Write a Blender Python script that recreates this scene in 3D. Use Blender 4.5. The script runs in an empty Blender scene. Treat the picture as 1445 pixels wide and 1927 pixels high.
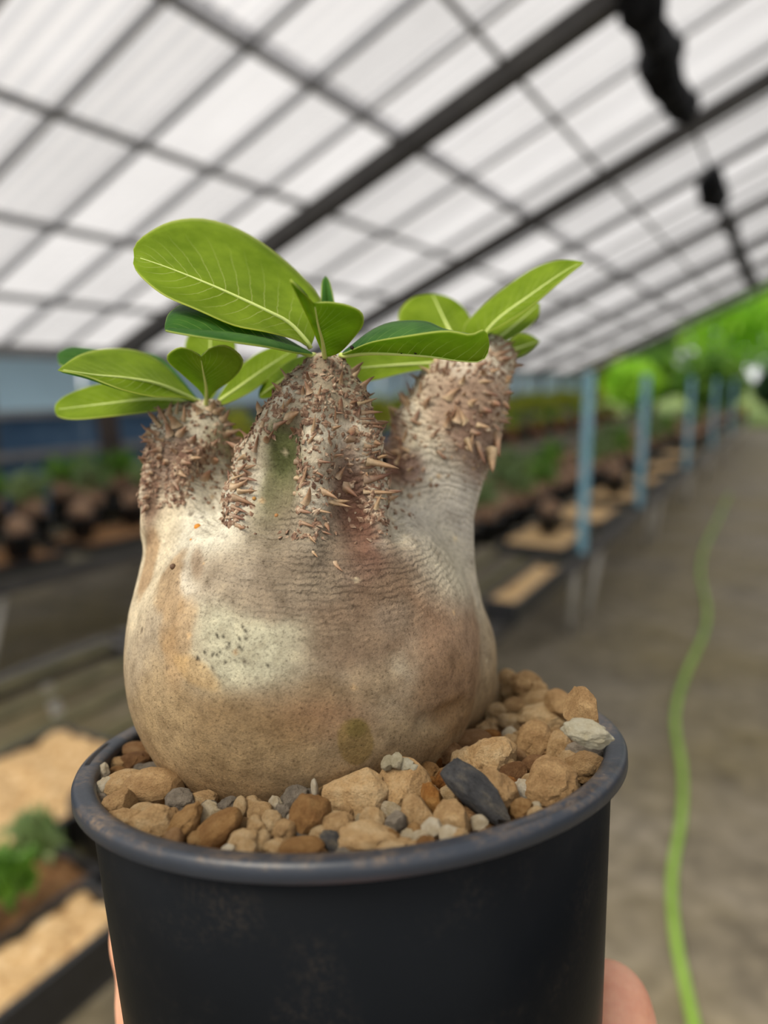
import bpy, math, random
import numpy as np
from mathutils import Vector, Matrix, Quaternion

# ------------------------------------------------------------------ camera, sky, exposure
FPX, CX, CY = 1400.0, 722.5, 963.5            # focal length and centre in pixels of the 1445 x 1927 frame
PITCH = math.atan(243 / 1400)
CAM = np.array([0.0, 0.0, 1.35])
CR = np.array([1.0, 0, 0])
CF = np.array([0, math.cos(PITCH), -math.sin(PITCH)])
CU = np.array([0, math.sin(PITCH), math.cos(PITCH)])
scene = bpy.context.scene
cam_data = bpy.data.cameras.new('camera')
cam_data.sensor_fit = 'VERTICAL'
cam_data.sensor_height = 36.0
cam_data.lens = 36.0 * FPX / 1927
cam_data.clip_start = 0.01
cam_data.clip_end = 600
cam_data.dof.use_dof = True
cam_data.dof.focus_distance = 0.130
cam_data.dof.aperture_fstop = cam_data.lens / 3.0
cam = bpy.data.objects.new('camera', cam_data)
scene.collection.objects.link(cam)
cam.matrix_world = Matrix(((CR[0], CU[0], -CF[0], CAM[0]), (CR[1], CU[1], -CF[1], CAM[1]),
                           (CR[2], CU[2], -CF[2], CAM[2]), (0, 0, 0, 1)))
scene.camera = cam

world = bpy.data.worlds.new('overcast_sky')
scene.world = world
world.use_nodes = True
bg = world.node_tree.nodes['Background']
bg.inputs['Color'].default_value = (1.0, 1.0, 1.0, 1)
bg.inputs['Strength'].default_value = 1.0
sun_data = bpy.data.lights.new('hazy_sun_offscreen', 'SUN')
sun_data.energy = 3.0
sun_data.angle = math.radians(25)
sun_data.color = (1.0, 0.90, 0.75)
sun = bpy.data.objects.new('hazy_sun_offscreen', sun_data)
scene.collection.objects.link(sun)
sun.rotation_euler = Vector((0.62, 0.50, -1.0)).to_track_quat('-Z', 'Y').to_euler()
scene.view_settings.view_transform = 'Standard'
scene.view_settings.look = 'None'
scene.view_settings.gamma = 1.0
scene.view_settings.use_curve_mapping = False
scene.view_settings.exposure = 0.25

# ------------------------------------------------------------------ helpers
rng = np.random.default_rng(7)
random.seed(7)
COL = scene.collection
AZ = math.atan2(767.5, math.hypot(1400, 243))
LD = np.array([math.sin(AZ), math.cos(AZ), 0.0])      # along the greenhouse
WD = np.array([-math.cos(AZ), math.sin(AZ), 0.0])     # across it, away from the path


def LW(l, w, z):
    return np.array([CAM[0], CAM[1], 0]) + l * LD + w * WD + np.array([0, 0, z])


def P(px, py, d):
    """the point at depth d behind a pixel of the photograph"""
    return CAM + d * ((px - CX) / FPX * CR - (py - CY) / FPX * CU + CF)


def srgb(r, g, b):
    f = lambda c: (c / 255 / 12.92) if c <= 10 else ((c / 255 + 0.055) / 1.055) ** 2.4
    return (f(r), f(g), f(b), 1.0)


def put(name, me, mat=None, parent=None, smooth=True):
    o = bpy.data.objects.new(name, me)
    COL.objects.link(o)
    if parent is not None:
        o.parent = parent
    if mat is not None and not me.materials:
        me.materials.append(mat)
    if smooth and len(me.polygons):
        me.polygons.foreach_set('use_smooth', np.ones(len(me.polygons), dtype=bool))
    return o


def mesh(name, v, f):
    me = bpy.data.meshes.new(name)
    me.from_pydata([tuple(map(float, p)) for p in v], [], [tuple(map(int, q)) for q in f])
    me.update()
    return me


def tag(o, label, cat, group=None, kind=None):
    if label:
        o['label'] = label
    if cat:
        o['category'] = cat
    if group:
        o['group'] = group
    if kind:
        o['kind'] = kind
    return o


def empty(name, loc=(0, 0, 0)):
    o = bpy.data.objects.new(name, None)
    o.empty_display_size = 0.01
    COL.objects.link(o)
    o.location = tuple(map(float, loc))
    return o


def copy_tree(o, parent=None):
    c = o.copy()
    COL.objects.link(c)
    c.parent = parent
    for ch in o.children:
        copy_tree(ch, c)
    return c


def box(v, f, c, ax, ay, az, sx, sy, sz):
    """append a box with half sizes along three axes"""
    n = len(v)
    for i in (-1, 1):
        for j in (-1, 1):
            for k in (-1, 1):
                v.append(np.array(c) + i * sx * np.array(ax) + j * sy * np.array(ay) + k * sz * np.array(az))
    for q in ((0, 1, 3, 2), (4, 6, 7, 5), (0, 4, 5, 1), (2, 3, 7, 6), (0, 2, 6, 4), (1, 5, 7, 3)):
        f.append(tuple(n + i for i in q))


XA, YA, ZA = np.eye(3)


def box_mesh(name, lx, ly, lz, ax=XA, ay=YA, az=ZA, c=(0, 0, 0)):
    v, f = [], []
    box(v, f, c, ax, ay, az, lx / 2, ly / 2, lz / 2)
    return mesh(name, v, f)


def lathe(name, prof, n=48, closed=False):
    """rotate (radius, height) points about z"""
    v, f = [], []
    m = len(prof)
    for i in range(n):
        a = 2 * math.pi * i / n
        for r, z in prof:
            v.append((r * math.cos(a), r * math.sin(a), z))
    for i in range(n):
        j = (i + 1) % n
        for k in range(m if closed else m - 1):
            l = (k + 1) % m
            f.append((i * m + k, j * m + k, j * m + l, i * m + l))
    return mesh(name, v, f)


def tube(name, pts, rad, n=10):
    pts = np.array(pts, float)
    m = len(pts)
    rad = np.broadcast_to(np.array(rad, float), (m,))
    t = np.gradient(pts, axis=0)
    t /= np.linalg.norm(t, axis=1)[:, None] + 1e-12
    ref = np.array([0.13, 0.31, 0.94])
    v, f = [], []
    for i in range(m):
        a = np.cross(t[i], ref)
        if np.linalg.norm(a) < 0.05:
            a = np.cross(t[i], XA)
        a /= np.linalg.norm(a)
        b = np.cross(t[i], a)
        for k in range(n):
            q = 2 * math.pi * k / n
            v.append(pts[i] + rad[i] * (math.cos(q) * a + math.sin(q) * b))
    for i in range(m - 1):
        for k in range(n):
            k2 = (k + 1) % n
            f.append((i * n + k, i * n + k2, (i + 1) * n + k2, (i + 1) * n + k))
    f.append(tuple(range(n))[::-1])
    f.append(tuple((m - 1) * n + k for k in range(n)))
    return mesh(name, v, f)


def catmull(pts, n):
    """n points spaced evenly along a smooth curve through pts"""
    pts = np.array(pts, float)
    if len(pts) == 2:
        dense = pts[0] + np.linspace(0, 1, 60)[:, None] * (pts[1] - pts[0])
    else:
        q = np.vstack([2 * pts[0] - pts[1], pts, 2 * pts[-1] - pts[-2]])
        dense = []
        for i in range(1, len(q) - 2):
            t = np.linspace(0, 1, 16, endpoint=False)[:, None]
            p0, p1, p2, p3 = q[i - 1], q[i], q[i + 1], q[i + 2]
            dense.append(0.5 * (2 * p1 + (p2 - p0) * t + (2 * p0 - 5 * p1 + 4 * p2 - p3) * t ** 2
                                + (3 * p1 - p0 - 3 * p2 + p3) * t ** 3))
        dense = np.vstack(dense + [pts[-1:]])
    s = np.r_[0, np.cumsum(np.linalg.norm(np.diff(dense, axis=0), axis=1))]
    u = np.linspace(0, s[-1], n)
    return np.stack([np.interp(u, s, dense[:, k]) for k in range(dense.shape[1])], 1)


_perm = np.random.default_rng(3).random((64, 64, 64)).astype(np.float32)


def vnoise(p, scale):
    """smooth value noise in 0..1 at points p"""
    q = np.asarray(p) * scale + 100.0
    i = np.floor(q).astype(int)
    t = q - i
    t = t * t * (3 - 2 * t)
    i &= 63
    j = (i + 1) & 63
    r = 0
    for a in (0, 1):
        for b in (0, 1):
            for c in (0, 1):
                w = (t[:, 0] if a else 1 - t[:, 0]) * (t[:, 1] if b else 1 - t[:, 1]) * (t[:, 2] if c else 1 - t[:, 2])
                r = r + w * _perm[(j if a else i)[:, 0], (j if b else i)[:, 1], (j if c else i)[:, 2]]
    return r


def fbm(p, scale, octs=3):
    r, a, s = 0, 0.5, 0
    for k in range(octs):
        r = r + a * vnoise(np.asarray(p) + 17.3 * k, scale * 2 ** k)
        s += a
        a *= 0.5
    return r / s


def surface_nets(F, o, h):
    n = np.array(F.shape)
    acc = np.zeros(tuple(n - 1) + (3,), np.float32)
    cnt = np.zeros(tuple(n - 1), np.float32)
    cs = [(i, j, k) for i in (0, 1) for j in (0, 1) for k in (0, 1)]
    sl = lambda c: F[c[0]:n[0] - 1 + c[0], c[1]:n[1] - 1 + c[1], c[2]:n[2] - 1 + c[2]]
    for a in cs:
        for ax in range(3):
            if a[ax]:
                continue
            b = list(a)
            b[ax] = 1
            fa, fb = sl(a), sl(b)
            m = (fa < 0) != (fb < 0)
            t = fa[m] / (fa[m] - fb[m])
            pos = np.tile(np.array(a, np.float32), (len(t), 1))
            pos[:, ax] = t
            acc[m] += pos
            cnt += m
    act = cnt > 0
    idx = -np.ones(act.shape, int)
    idx[act] = np.arange(act.sum())
    v = (np.argwhere(act) + acc[act] / cnt[act][:, None]) * h + o
    quads = []
    s = F < 0
    for ax in range(3):
        u, w = (ax + 1) % 3, (ax + 2) % 3
        lo = [slice(None)] * 3
        hi = [slice(None)] * 3
        lo[ax] = slice(0, -1)
        hi[ax] = slice(1, None)
        e = s[tuple(lo)] != s[tuple(hi)]
        g = np.argwhere(e)
        g = g[(g[:, u] > 0) & (g[:, w] > 0) & (g[:, u] < n[u] - 1) & (g[:, w] < n[w] - 1)]
        c = []
        for du, dw in ((-1, -1), (0, -1), (0, 0), (-1, 0)):
            t = g.copy()
            t[:, u] += du
            t[:, w] += dw
            c.append(idx[t[:, 0], t[:, 1], t[:, 2]])
        q = np.stack(c, 1)
        flip = ~s[g[:, 0], g[:, 1], g[:, 2]]
        q[flip] = q[flip][:, ::-1]
        quads.append(q)
    return v, np.vstack(quads)


def np_mesh(name, v, q):
    me = bpy.data.meshes.new(name)
    k = q.shape[1]
    me.vertices.add(len(v))
    me.vertices.foreach_set('co', np.asarray(v, np.float32).ravel())
    me.loops.add(q.size)
    me.loops.foreach_set('vertex_index', q.astype(np.int32).ravel())
    me.polygons.add(len(q))
    me.polygons.foreach_set('loop_start', np.arange(0, q.size, k, dtype=np.int32))
    me.update(calc_edges=True)
    me.validate()
    return me


def sd_cone(p, a, b, ra, rb):
    ab = b - a
    t = np.clip(((p - a) @ ab) / (ab @ ab + 1e-12), 0, 1)
    return np.linalg.norm(p - a - t[:, None] * ab, axis=1) - (ra + t * (rb - ra))


def smin(a, b, k):
    h = np.clip(0.5 + 0.5 * (b - a) / k, 0, 1)
    return b + (a - b) * h - k * h * (1 - h)


# ------------------------------------------------------------------ material helpers
def new_mat(name):
    m = bpy.data.materials.new(name)
    m.use_nodes = True
    nt = m.node_tree
    return m, nt, nt.nodes['Principled BSDF'], nt.nodes['Material Output']


def ramp(nt, stops):
    r = nt.nodes.new('ShaderNodeValToRGB')
    el = r.color_ramp.elements
    while len(el) < len(stops):
        el.new(0.5)
    for e, (p, c) in zip(el, stops):
        e.position = p
        e.color = c
    return r


def noise_tex(nt, scale, detail=4, rough=0.55, coord='Object', dist=0.0):
    tc = nt.nodes.new('ShaderNodeTexCoord')
    n = nt.nodes.new('ShaderNodeTexNoise')
    n.inputs['Scale'].default_value = scale
    n.inputs['Detail'].default_value = detail
    n.inputs['Roughness'].default_value = rough
    n.inputs['Distortion'].default_value = dist
    nt.links.new(tc.outputs[coord], n.inputs['Vector'])
    return n


def mix_rgb(nt, mode, fac, a, b):
    x = nt.nodes.new('ShaderNodeMix')
    x.data_type = 'RGBA'
    x.blend_type = mode
    for sock, val in ((x.inputs[0], fac), (x.inputs[6], a), (x.inputs[7], b)):
        if hasattr(val, 'links') or isinstance(val, bpy.types.NodeSocket):
            nt.links.new(val, sock)
        else:
            sock.default_value = val
    return x.outputs[2]


def math_n(nt, op, a, b=0.0, clamp=False):
    x = nt.nodes.new('ShaderNodeMath')
    x.operation = op
    x.use_clamp = clamp
    for sock, val in ((x.inputs[0], a), (x.inputs[1], b)):
        if isinstance(val, bpy.types.NodeSocket):
            nt.links.new(val, sock)
        else:
            sock.default_value = val
    return x.outputs[0]


def bump(nt, bsdf, height, strength, dist):
    b = nt.nodes.new('ShaderNodeBump')
    b.inputs['Strength'].default_value = strength
    b.inputs['Distance'].default_value = dist
    nt.links.new(height, b.inputs['Height'])
    nt.links.new(b.outputs['Normal'], bsdf.inputs['Normal'])
    return b


def simple(name, cols, scale=40, rough=0.7, bump_s=0.0, bump_d=0.001, bscale=None, spec=0.3, coord='Object', per_object=0.0):
    m, nt, b, out = new_mat(name)
    n = noise_tex(nt, scale, 5, 0.6, coord)
    k = len(cols)
    r = ramp(nt, [(0.3 + 0.4 * i / max(1, k - 1), c) for i, c in enumerate(cols)])
    nt.links.new(n.outputs['Fac'], r.inputs['Fac'])
    c = r.outputs['Color']
    if per_object:
        oi = nt.nodes.new('ShaderNodeObjectInfo')
        hs = nt.nodes.new('ShaderNodeHueSaturation')
        nt.links.new(math_n(nt, 'MULTIPLY_ADD', oi.outputs['Random'], per_object), hs.inputs['Value'])
        hs.inputs['Value'].links[0].from_node.inputs[2].default_value = 1 - per_object / 2
        nt.links.new(c, hs.inputs['Color'])
        c = hs.outputs['Color']
    nt.links.new(c, b.inputs['Base Color'])
    b.inputs['Roughness'].default_value = rough
    b.inputs['Specular IOR Level'].default_value = spec
    if bump_s:
        n2 = noise_tex(nt, bscale or scale * 4, 6, 0.65, coord)
        bump(nt, b, n2.outputs['Fac'], bump_s, bump_d)
    return m


def leafy(name, c1, c2, scale, trans=0.35, rough=0.55):
    m, nt, b, out = new_mat(name)
    n = noise_tex(nt, scale, 3)
    oi = nt.nodes.new('ShaderNodeObjectInfo')
    r = ramp(nt, [(0.35, c1), (0.65, c2)])
    nt.links.new(n.outputs['Fac'], r.inputs['Fac'])
    nt.links.new(r.outputs['Color'], b.inputs['Base Color'])
    b.inputs['Roughness'].default_value = rough
    t = nt.nodes.new('ShaderNodeBsdfTranslucent')
    nt.links.new(r.outputs['Color'], t.inputs['Color'])
    mx = nt.nodes.new('ShaderNodeMixShader')
    mx.inputs[0].default_value = trans
    nt.links.new(b.outputs[0], mx.inputs[1])
    nt.links.new(t.outputs[0], mx.inputs[2])
    nt.links.new(mx.outputs[0], out.inputs['Surface'])
    return m


# ------------------------------------------------------------------ materials of the place
def panel_material(name, tint, trans):
    m, nt, b, out = new_mat(name)
    nt.nodes.remove(b)
    oi = nt.nodes.new('ShaderNodeObjectInfo')
    n = noise_tex(nt, 1.3, 3)
    v = math_n(nt, 'MULTIPLY_ADD', oi.outputs['Random'], 0.16)
    v.node.inputs[2].default_value = trans - 0.15
    v2 = math_n(nt, 'MULTIPLY_ADD', n.outputs['Fac'], 0.16)
    nt.links.new(v, v2.node.inputs[2])
    c = mix_rgb(nt, 'MULTIPLY', 1.0, tint, v2)
    t = nt.nodes.new('ShaderNodeBsdfTranslucent')
    nt.links.new(c, t.inputs['Color'])
    g = nt.nodes.new('ShaderNodeBsdfGlossy')
    g.inputs['Roughness'].default_value = 0.45
    g.inputs['Color'].default_value = (0.7, 0.7, 0.7, 1)
    fr = nt.nodes.new('ShaderNodeFresnel')
    fr.inputs['IOR'].default_value = 1.58
    mx = nt.nodes.new('ShaderNodeMixShader')
    nt.links.new(fr.outputs[0], mx.inputs[0])
    nt.links.new(t.outputs[0], mx.inputs[1])
    nt.links.new(g.outputs[0], mx.inputs[2])
    nt.links.new(mx.outputs[0], out.inputs['Surface'])
    return m


M_PANEL = panel_material('translucent_roof_sheet', (0.97, 0.97, 1.0, 1), 0.52)
M_FILM = panel_material('blue_white_film', (0.74, 0.90, 1.0, 1), 0.80)
M_STEEL = simple('galvanised_steel', [srgb(112, 112, 114), srgb(140, 140, 140)], 6, 0.6, spec=0.4)
M_SLAT = simple('mossy_slat', [srgb(62, 60, 40), srgb(98, 92, 66)], 7, 0.8)
M_DARKSTEEL = simple('dark_steel', [srgb(52, 50, 50), srgb(72, 70, 68)], 6, 0.6, spec=0.4)
M_BLUEPAINT = simple('pale_blue_paint', [srgb(105, 150, 165), srgb(130, 170, 185)], 12, 0.5)
M_BLUEFRAME = simple('blue_paint', [srgb(25, 62, 110), srgb(35, 80, 130)], 12, 0.5)
M_BLUESHEET = simple('blue_sheet', [srgb(48, 78, 110), srgb(84, 112, 140)], 3, 0.7)
M_WHITELEG = simple('white_pipe', [srgb(165, 160, 150), srgb(200, 195, 185)], 12, 0.5)
M_BLACKNET = simple('black_shade_net', [srgb(10, 12, 18), srgb(24, 26, 32)], 9, 0.9)
M_GREYNET = simple('grey_shade_net', [srgb(70, 70, 74), srgb(98, 98, 100)], 9, 0.9)
M_BLACKPLASTIC = simple('black_plastic', [srgb(22, 23, 25), srgb(34, 35, 38)], 30, 0.45, spec=0.5)
M_TANGRAVEL = simple('tan_gravel', [srgb(150, 115, 75), srgb(205, 170, 120), srgb(225, 200, 160)], 60, 0.9, 0.8, 0.01, 120)
M_BROWNSOIL = simple('brown_soil', [srgb(80, 55, 35), srgb(135, 98, 62), srgb(165, 125, 85)], 45, 0.95, 0.8, 0.01, 90)
M_BARKBROWN = simple('brown_caudex', [srgb(82, 62, 48), srgb(135, 105, 82), srgb(175, 150, 125)], 22, 0.8, 0.5, 0.01)
M_TERRACOTTA = simple('terracotta', [srgb(150, 78, 48), srgb(185, 105, 70)], 10, 0.8)
M_WOODPOST = simple('dark_wood', [srgb(42, 36, 34), srgb(66, 56, 50)], 8, 0.8)
M_GREENNET = simple('dark_green_crate', [srgb(20, 50, 36), srgb(34, 70, 50)], 20, 0.7)
M_LEAF_LIME = leafy('lime_leaves', srgb(120, 180, 30), srgb(175, 220, 70), 0.6, 0.5)
M_LEAF_MID = leafy('green_leaves', srgb(60, 110, 30), srgb(120, 160, 55), 1.2, 0.4)
M_LEAF_YELLOW = leafy('yellow_green_leaves', srgb(130, 150, 40), srgb(190, 190, 70), 1.2, 0.4)
M_LEAF_DARK = leafy('dark_green_leaves', srgb(35, 70, 40), srgb(70, 110, 55), 1.2, 0.3)
M_LEAF_SAGE = leafy('sage_leaves', srgb(88, 115, 70), srgb(135, 155, 95), 2.0, 0.3)


def floor_material():
    m, nt, b, out = new_mat('damp_mossy_concrete')
    n1 = noise_tex(nt, 0.9, 6, 0.6)
    n2 = noise_tex(nt, 3.5, 6, 0.65)
    n3 = noise_tex(nt, 14, 5, 0.6)
    r1 = ramp(nt, [(0.30, srgb(90, 82, 66)), (0.5, srgb(120, 111, 93)), (0.72, srgb(140, 131, 115))])
    nt.links.new(n2.outputs['Fac'], r1.inputs['Fac'])
    r2 = ramp(nt, [(0.45, (0, 0, 0, 1)), (0.62, (1, 1, 1, 1))])
    nt.links.new(n1.outputs['Fac'], r2.inputs['Fac'])
    c = mix_rgb(nt, 'MIX', math_n(nt, 'MULTIPLY', r2.outputs['Color'], 0.55), r1.outputs['Color'], srgb(114, 100, 52))
    r3 = ramp(nt, [(0.35, (0.75, 0.75, 0.75, 1)), (0.65, (1.1, 1.1, 1.1, 1))])
    nt.links.new(n3.outputs['Fac'], r3.inputs['Fac'])
    c = mix_rgb(nt, 'MULTIPLY', 1.0, c, r3.outputs['Color'])
    nt.links.new(c, b.inputs['Base Color'])
    b.inputs['Roughness'].default_value = 0.75
    bump(nt, b, n3.outputs['Fac'], 0.4, 0.01)
    return m


# ------------------------------------------------------------------ greenhouse shell
L0, L1, W_EAVE, W_RIDGE = -0.9, 24.6, 6.0, -0.6
EAVE = 1.35 + 0.294
SLOPE = math.tan(math.radians(25))
roof_z = lambda w: EAVE + (W_EAVE - w) * SLOPE
RD = WD * math.cos(math.radians(25)) - ZA * math.sin(math.radians(25))     # down the roof
RN = np.cross(LD, RD)
RN = RN if RN[2] > 0 else -RN

v = [LW(l, w, 0) for l, w in ((-12, -14), (60, -14), (60, 40), (-12, 40))]
tag(put('floor', mesh('floor', v, [(0, 1, 2, 3)]), floor_material(), smooth=False), 'damp grey brown greenhouse floor with yellowish moss', 'floor', kind='structure')

v = [LW(l, w, 0.01) for l, w in ((25.4, -120), (320, -120), (320, 200), (25.4, 200))]
tag(put('ground', mesh('ground', v, [(0, 1, 2, 3)]), simple('rough_lawn', [srgb(70, 96, 40), srgb(116, 132, 62)], 0.5, 0.9), smooth=False), 'rough green ground outside the open greenhouse end', 'ground', kind='structure')
ceiling = tag(empty('ceiling', LW(0, W_EAVE, EAVE)), 'translucent corrugated greenhouse roof on steel rafters and purlins', 'roof', kind='structure')
c_off = LW(0, W_EAVE, EAVE)


def sheet_mesh(name, w0, w1, width):
    vv, ff = [], []
    seg = 40
    for i in range(seg + 1):
        l = width * i / seg
        hgt = 0.012 * math.cos(2 * math.pi * 5 * i / seg)
        for w in (w0, w1):
            vv.append(LW(l, w, roof_z(w)) + RN * (0.06 + hgt) - c_off)
    for i in range(seg):
        ff.append((2 * i, 2 * i + 1, 2 * i + 3, 2 * i + 2))
    return mesh(name, vv, ff)


PITCH_L = 0.62
sheets = [(sheet_mesh('roof_panel', 2.70, 6.15, 0.66), 0.0), (sheet_mesh('roof_panel', W_RIDGE, 2.82, 0.66), 0.012)]
n_bays = int((L1 - L0) / PITCH_L)
for i in range(n_bays):
    l = 2.96 - 6 * PITCH_L - 0.03 + i * PITCH_L
    for me, dz in sheets:
        o = bpy.data.objects.new('roof_panel', me)
        COL.objects.link(o)
        o.parent = ceiling
        o.location = tuple(LD * l + RN * (dz + 0.004 * (i % 2)))
        if not me.materials:
            me.materials.append(M_PANEL)
        o.material_slots[0].link = 'OBJECT'
        o.material_slots[0].material = M_PANEL


def rafter_mesh(name, wid, dep):
    vv, ff = [], []
    mid = (LW(0, W_RIDGE, roof_z(W_RIDGE)) + LW(0, 6.1, roof_z(6.1))) / 2 - RN * dep / 2 - c_off
    ln = np.linalg.norm(LW(0, W_RIDGE, roof_z(W_RIDGE)) - LW(0, 6.1, roof_z(6.1)))
    box(vv, ff, mid, LD, RD, RN, wid / 2, ln / 2, dep / 2)
    return mesh(name, vv, ff)


thin_r, mid_r, thick_r = rafter_mesh('rafter', 0.024, 0.03), rafter_mesh('rafter', 0.05, 0.07), rafter_mesh('rafter', 0.15, 0.15)
for me, mt in ((thin_r, M_STEEL), (mid_r, M_STEEL), (thick_r, M_DARKSTEEL)):
    me.materials.append(mt)
for i in range(n_bays):
    l = 2.96 + (i - 6) * PITCH_L
    if abs(l - 5.38) < 0.3 or abs(l - 8.42) < 0.2 or l > L1:
        continue
    if l > 5 and i % 2:
        continue
    o = put('rafter', thin_r, None, ceiling, False)
    o.location = tuple(LD * l + RN * 0.03)
for l, me in ((-0.1, thick_r), (5.36, thick_r), (8.42, thick_r), (10.4, mid_r), (13.4, thick_r), (16.4, thick_r), (19.4, thick_r), (22.4, thick_r), (24.7, thick_r)):
    o = put('rafter', me, None, ceiling, False)
    o.location = tuple(LD * l)
pl = box_mesh('purlin', L1 - L0 + 2, 0.036, 0.045, LD, RD, RN)
pl.materials.append(M_STEEL)
for k, w in enumerate((0.27, 1.10, 1.94, 2.77, 3.60, 4.45, 5.28, 6.0, -0.58)):
    o = put('purlin', pl, None, ceiling, False)
    o.location = tuple(LW((L0 + L1) / 2, w, roof_z(w)) + RN * 0.015 - c_off)

# the other slope, the bay behind the path and the wall on that side close the house
W_FAR = 2 * W_RIDGE - W_EAVE
RD2 = -WD * math.cos(math.radians(25)) - ZA * math.sin(math.radians(25))
RN2 = np.array([-RN @ LD, 0, 0]) if False else (2 * (RN @ ZA) * ZA - RN)
for (la, lb) in ((-0.8, 8.4), (8.4, 24.6)):
    both = [(W_RIDGE, 6.15, RN)] if lb < 0 else [(W_RIDGE, W_FAR - 0.15, RN2)]
    for wa, wb, nn_ in both:
        k = int((lb - la) / 2.4) + 1
        for i in range(k):
            x0, x1 = la + (lb - la) * i / k, la + (lb - la) * (i + 1) / k + 0.05
            vv, ff = [], []
            for s in range(41):
                l = x0 + (x1 - x0) * s / 40
                for w in (wa, wb):
                    vv.append(LW(l, w, EAVE + (W_EAVE - W_RIDGE - abs(w - W_RIDGE)) * SLOPE) + nn_ * (0.06 + 0.012 * math.cos(2 * math.pi * 20 * s / 40)) - c_off)
            for s in range(40):
                ff.append((2 * s + 2, 2 * s + 3, 2 * s + 1, 2 * s))
            put('roof_panel', mesh('roof_panel', vv, ff), M_PANEL, ceiling)
rv, rf = [], []
rm2 = None
for l in (-0.1, 2.6, 5.36, 8.42, 13.4, 16.4, 19.4, 22.4, 24.7):
    if rm2 is None:
        a_, b_ = LW(0, W_RIDGE, roof_z(W_RIDGE)), LW(0, W_FAR, EAVE)
        vv, ff = [], []
        box(vv, ff, (a_ + b_) / 2 - RN2 * 0.075 - c_off, LD, RD2, RN2, 0.075, np.linalg.norm(a_ - b_) / 2, 0.075)
        rm2 = mesh('rafter', vv, ff)
        rm2.materials.append(M_DARKSTEEL)
    put('rafter', rm2, None, ceiling, False).location = tuple(LD * l)
    if l < -1:
        put('rafter', thick_r, None, ceiling, False).location = tuple(LD * l)

# long side wall under the eave
wall_far = tag(empty('wall_right', LW(0, W_FAR, 0)), 'greenhouse side wall across the path', 'wall', kind='structure')
vv, ff = [], []
box(vv, ff, LD * 11.9 + ZA * EAVE / 2, LD, WD, ZA, 12.7, 0.01, EAVE / 2)
put('wall_sheet', mesh('wall_sheet', vv, ff), M_BLUESHEET, wall_far, False)
wall = tag(empty('wall_left', LW(0, W_EAVE, 0)), 'greenhouse side wall of pale film above blue sheets', 'wall', kind='structure')
film = box_mesh('film_panel', 0.96, 0.004, 0.50, LD, WD, ZA)
film.materials.append(M_FILM)
shee = box_mesh('sheet_panel', 0.99, 0.01, 1.06, LD, WD, ZA)
shee.materials.append(M_BLUESHEET)
post_me = box_mesh('wall_post', 0.06, 0.06, EAVE, LD, WD, ZA)
post_me.materials.append(M_DARKSTEEL)
for i in range(-1, 25):
    put('film_panel', film, None, wall, False).location = tuple(LD * (i + 0.5) + ZA * 1.35)
    put('sheet_panel', shee, None, wall, False).location = tuple(LD * (i + 0.5) + ZA * 0.54)
    if i % 2 == 0:
        put('wall_post', post_me, None, wall, False).location = tuple(LD * i - WD * 0.05 + ZA * EAVE / 2)
rail = box_mesh('rail', 26, 0.05, 0.06, LD, WD, ZA)
rail.materials.append(M_STEEL)
for z in (0.72, 1.08, EAVE - 0.05):
    put('rail', rail, None, wall, False).location = tuple(LD * 12 - WD * 0.06 + ZA * z)

# shade net gathered up under the roof
for k, (l0, l1, rad, mt, lab) in enumerate(((4.6, 8.1, 0.13, M_BLACKNET, 'large black shade net bundle gathered under the roof'),
                                            (9.9, 11.9, 0.15, M_BLACKNET, 'shorter black shade net bundle hung beyond the second thick rafter'),
                                            (12.3, 21.5, 0.10, M_GREYNET, 'long greyish shade net roll towards the open end of the roof'))):
    ls = np.linspace(l0, l1, 60)
    pts = np.array([LW(l, 1.07 + 0.03 * math.sin(3 * l), roof_z(1.07) - 0.16 + 0.03 * math.sin(5.1 * l)) for l in ls])
    env = np.clip(np.minimum(ls - l0, l1 - ls) / 0.5, 0.12, 1)
    rr = rad * env * (0.55 + 0.9 * vnoise(pts + k, 2.3))
    me = tube('shade_net', pts, rr, 14)
    co = np.array([q.co for q in me.vertices])
    d = (vnoise(co, 9) - 0.5) * 0.12
    for q, dd in zip(me.vertices, d):
        q.co.z += dd - 0.02
        q.co.x += dd * 0.5
    tag(put('shade_net', me, mt), lab, 'shade net')

# ------------------------------------------------------------------ benches, trays and plants along the path
BZ = 0.50
ORD = ('first', 'second', 'third', 'fourth', 'fifth', 'sixth', 'seventh', 'eighth', 'ninth')


def make_bench(depth):
    r = empty('nursery_bench')
    n = 7
    for s in (-1, 1):
        vv, ff = [], []
        box(vv, ff, WD * s * (depth / 2 - 0.02) + ZA * (BZ - 0.03), LD, WD, ZA, 1.18, 0.02, 0.03)
        put('side_rail', mesh('side_rail', vv, ff), M_DARKSTEEL, r, False)
        vv, ff = [], []
        box(vv, ff, LD * s * 1.16 + ZA * (BZ - 0.03), LD, WD, ZA, 0.02, depth / 2 - 0.045, 0.028)
        put('end_rail', mesh('end_rail', vv, ff), M_DARKSTEEL, r, False)
    sl = box_mesh('slat', 2.26, 0.05, 0.012, LD, WD, ZA)
    sl.materials.append(M_SLAT)
    for i in range(n):
        w = -depth / 2 + 0.08 + (depth - 0.16) * i / (n - 1)
        put('slat', sl, None, r, False).location = tuple(WD * w + ZA * (BZ - 0.008))
    for a in (-1, 1):
        for b in (-1, 1):
            p0 = LD * a * 0.9 + WD * b * (depth / 2 - 0.07)
            me = tube('leg', [p0 + ZA * 0.004 - WD * b * 0.04 + LD * a * 0.1, p0 + ZA * (BZ - 0.06)], 0.018, 8)
            put('leg', me, M_WHITELEG, r)
    return r


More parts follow.
